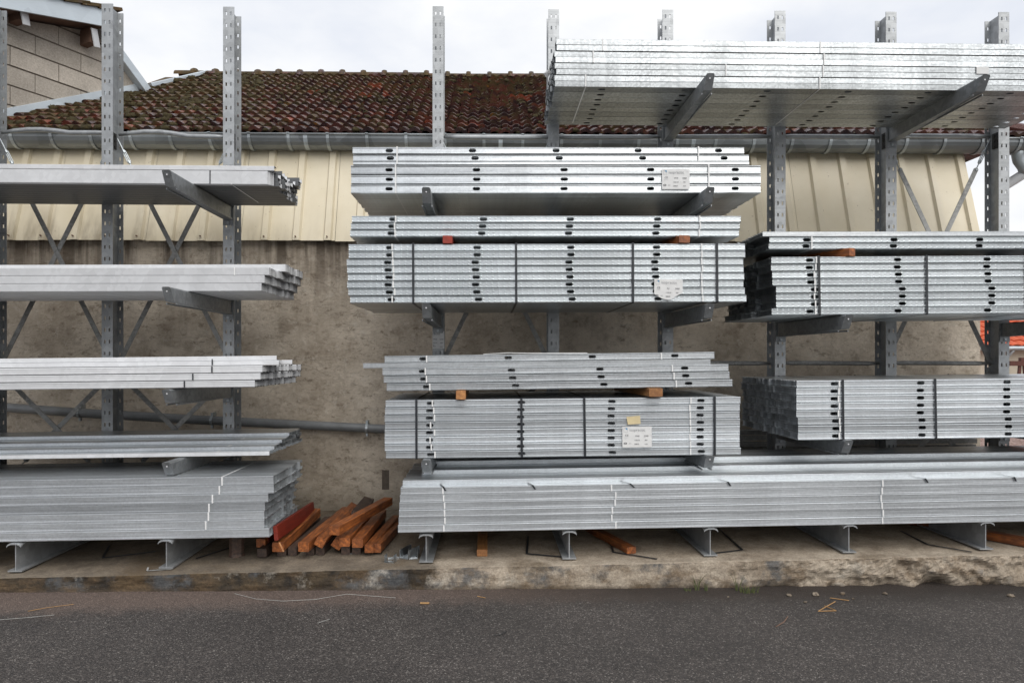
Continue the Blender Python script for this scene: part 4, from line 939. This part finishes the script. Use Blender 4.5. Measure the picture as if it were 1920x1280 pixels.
a = P(529, 1024, 5.0); timber('wood_splinter', 'pale wood splinter leaning against the leftmost orange timber', 'splinter', None, a-Vector((.02, 0, -.03)), a+Vector((.02, -.03, -.03)), .012, .006, 'wood_pale')
a = P(444, 1023, 5.25); a.z = slabz(a.x); mb = MB(); mb.tube([(0, 0, 0), (0, 0, .02), (0, 0, .19)], [.062, .056, .058], 10); tag(mb.build('wood_post', M['wood_old'], None, a), 'dark round timber prop under the left bottom rail stack', 'post')
# spacer blocks
def block(u0, u1, v0, v1, Y, Lb_, m, label, rz=0):
    a = P(u0, v1, Y); c = P(u1, v0, Y); wd = c.x-a.x; hh = c.z-a.z; mid = Vector(((a.x+c.x)/2, Y, (a.z+c.z)/2))
    d = Vector((math.sin(rz), math.cos(rz), 0)); timber('spacer_block', label, 'wood block', 'timber spacers between bundles', mid, mid+d*Lb_, wd, hh*.98, m)
block(830, 848, 441.5, 456, 4.955, .9, 'wood_red', 'red spacer block at left between the two upper middle bundles')
block(1273, 1294, 441, 455, 4.955, .9, 'wood', 'orange spacer block at right between the two upper middle bundles', -.1)
block(855, 873, 732, 748.5, 4.94, .9, 'wood_pale', 'pale spacer block at left between the lower middle bundles')
block(1217, 1243, 727.5, 743.5, 4.94, .9, 'wood_pale', 'pale spacer block at right between the lower middle bundles', -.1)
block(1590, 1606, 465, 480, 4.97, .9, 'wood', 'orange spacer block under the thin stud stack, right bay', -.42)
def floor_timber(u, v, y1, uu, m, label, wd=.085, hh=.05):
    s0 = P(u, v, 5); a = PZ(u, v, slabz(s0.x)+hh/2+.004); bq = PZ(uu, 0, 0) if False else Vector((a.x+(uu), y1, 0)); bq.z = slabz(bq.x)+hh/2+.004
    timber('timber', label, 'timber', None, a, bq, wd, hh, m)
floor_timber(904, 1036, 6.2, .0, 'wood_pale', 'short weathered timber on the slab beneath the long rail stack', .078)
floor_timber(1184, 1031, 6.2, -.35, 'wood', 'orange timber end beneath the long rail stack, by the third beam', .075)
floor_timber(1935, 1018, 6.3, -.75, 'wood', 'long orange timber lying on the slab at the right edge', .09, .06)

# ------------------------------------------------------------------ offcuts, strapping, litter
def offcut(u, v, y, wd, hh, dp, rz, label, n=1, rx=0):
    p = PZ(u, v, slabz(P(u, v, 5).x)+.002); o = empty('metal_offcut', p, (rx, 0, rz)); tag(o, label, 'offcut', 'steel offcuts on the slab')
    for k in range(n):
        me = profile('channel', [(.0, hh), (0, 0), (wd, 0), (wd, hh)], dp, M['galv']); q = ob('channel', me, o, (k*.008, 0, k*.001), (0, 0, 0))
    return o
offcut(738, 1055, 5, .07, .055, .05, R(75), 'small open steel channel offcut standing nearest the slab edge')
offcut(765, 1048, 5, .075, .06, .07, R(60), 'bunch of nested short steel offcuts beside the open channel', 10)
offcut(783, 1047, 5, .06, .055, .05, R(100), 'steel offcut touching the first middle base beam', 5)
offcut(728, 1049, 5, .03, .012, .08, R(10), 'flat steel scrap at the left of the offcuts')
offcut(648, 1039, 5, .04, .006, .07, R(15), 'little bright steel scrap in front of the orange heap')
def band(pts, label, wd=.016, m='strap', name='strapping_band'):
    ps = []
    for u, v, dz in pts: q = PZ(u, v, slabz(P(u, v, 5).x)+.008+dz); ps.append(q)
    mb = MB()
    for a, bq in zip(ps, ps[1:]): mb.beam(a, bq, wd, .003)
    tag(mb.build(name, M[m]), label, 'strapping', 'loose strapping on the slab')
band([(205, 1022, 0), (193, 1045, 0), (292, 1033, 0)], 'black strapping loop on the slab between the two left base beams')
band([(368, 1046, 0), (430, 1026, 0)], 'straight black strap on the slab right of the second beam')
band([(278, 1063, .02), (276, 1069, 0), (322, 1066, 0), (372, 1030, 0)], 'bent grey steel strap at the foot of the second beam', .014, 'brace')
band([(990, 1005, 0), (988, 1037, 0), (1056, 1043, 0)], 'black strap bent beside the middle base beam')
band([(1142, 1010, 0), (1150, 1034, 0), (1232, 1047, 0)], 'black strap bent beside the orange timber end')
band([(1345, 988, 0), (1392, 1030, 0), (1332, 1037, 0)], 'black strap angled behind the beam right of centre')
band([(1690, 995, 0), (1740, 1020, 0), (1822, 1034, 0)], 'black strap bent on the slab left of the last beam')
def litter(name, pts, r, m, label, cat, z=.006):
    mb = MB(); mb.tube([PZ(u, v, z) for u, v in pts], r, 5); tag(mb.build(name, M[m]), label, cat)
litter('string', [(440, 1112), (480, 1122), (530, 1126), (590, 1123), (650, 1113), (690, 1116), (742, 1120)], .0013, 'wire', 'pale plastic string lying along the foot of the slab', 'string')
litter('straw', [(52, 1145), (90, 1138), (138, 1132)], .002, 'straw', 'dry straw stalk on the asphalt at far left', 'straw')
litter('straw', [(0, 1161), (50, 1157), (102, 1152)], .0012, 'wire', 'thin pale stalk at the left edge of the asphalt', 'straw')
litter('straw', [(596, 1167), (618, 1160)], .0013, 'wire', 'short white stalk on the asphalt left of centre', 'straw')
litter('wood_chip', [(788, 1130), (805, 1130)], .007, 'straw', 'orange wood chip on the asphalt', 'wood chip')
litter('straw', [(895, 1117), (910, 1120)], .003, 'straw', 'tiny straw right of the orange wood chip', 'straw')
for k, (pts, l) in enumerate((([(1534, 1145), (1566, 1127)], 'longer crossed straw by the drain hole'), ([(1534, 1145), (1568, 1144)], 'flat crossed straw by the drain hole'), ([(1556, 1120), (1592, 1125)], 'straw lying against the drain hole'), ([(1546, 1135), (1566, 1143)], 'shortest crossed straw by the drain hole'))): litter('straw', pts, .003, 'straw', l, 'straw')
litter('twig', [(1455, 1174), (1470, 1165), (1477, 1155)], .003, 'soffit', 'thin brown twig on the asphalt right of centre', 'twig')
litter('twig', [(925, 1190), (938, 1189), (950, 1183)], .003, 'dark', 'small dark twig on the asphalt below the middle', 'twig')
# broken stones at the foot of the crumbling slab
for u, v, r, lb in ((1510, 1128, .02, 'pale flat stone left of the crossed straws'), (1600, 1122, .016, 'dark pebble beside the drain hole straw'), (1895, 1116, .035, 'stone at the slab foot by the right edge'), (1480, 1115, .03, 'stone at the slab foot left of the crossed straws'), (1365, 1118, .012, 'smallest pebble left of the green grass tuft'), (1530, 1114, .04, 'largest stone against the slab above the crossed straws'), (1580, 1112, .03, 'stone against the slab just right of the largest one'), (1660, 1112, .03, 'stone at the slab foot below the fifth beam')):
    mb = MB(); blob(mb, (0, 0, 0), r*.65, .55); c = PZ(u, v, r*.2); tag(mb.build('stone', M['slab'], None, c), lb, 'stone', 'stones at the slab foot')
def grass(u, v, n, hgt, sp, label, z=0.0):
    p = PZ(u, v, z); o = empty('weed', p); tag(o, label, 'weed')
    for k in range(n):
        a = random.uniform(0, 6.28); l = hgt*random.uniform(.5, 1.1); r = random.uniform(0, sp); bx, by = r*math.cos(a), r*math.sin(a)*.4; ln = random.uniform(.1, .6)*l; wd = .003
        v_ = []
        for q in range(4):
            t = q/3; X = bx+ln*t*t*math.cos(a); Y = by+ln*t*t*math.sin(a)*.5; v_ += [(X-wd*(1-t), Y, l*t*(1-.2*t)), (X+wd*(1-t)+.0003, Y, l*t*(1-.2*t))]
        ob('blade', mesh('blade', v_, [(2*q, 2*q+1, 2*q+3, 2*q+2) for q in range(3)], M['leaf']), o)
grass(1405, 1110, 45, .06, .07, 'green grass tuft at the foot of the slab below the fourth beam')
grass(1383, 1107, 9, .15, .02, 'tall thin grass stems left of the green tuft')
grass(1306, 1106, 8, .18, .015, 'leggy weed growing up the slab face beside the third beam')
grass(1325, 1107, 5, .10, .02, 'short weed between the leggy weed and the grass tuft')
grass(1290, 1107, 14, .035, .05, 'low weed tuft at the slab foot left of the leggy weed')
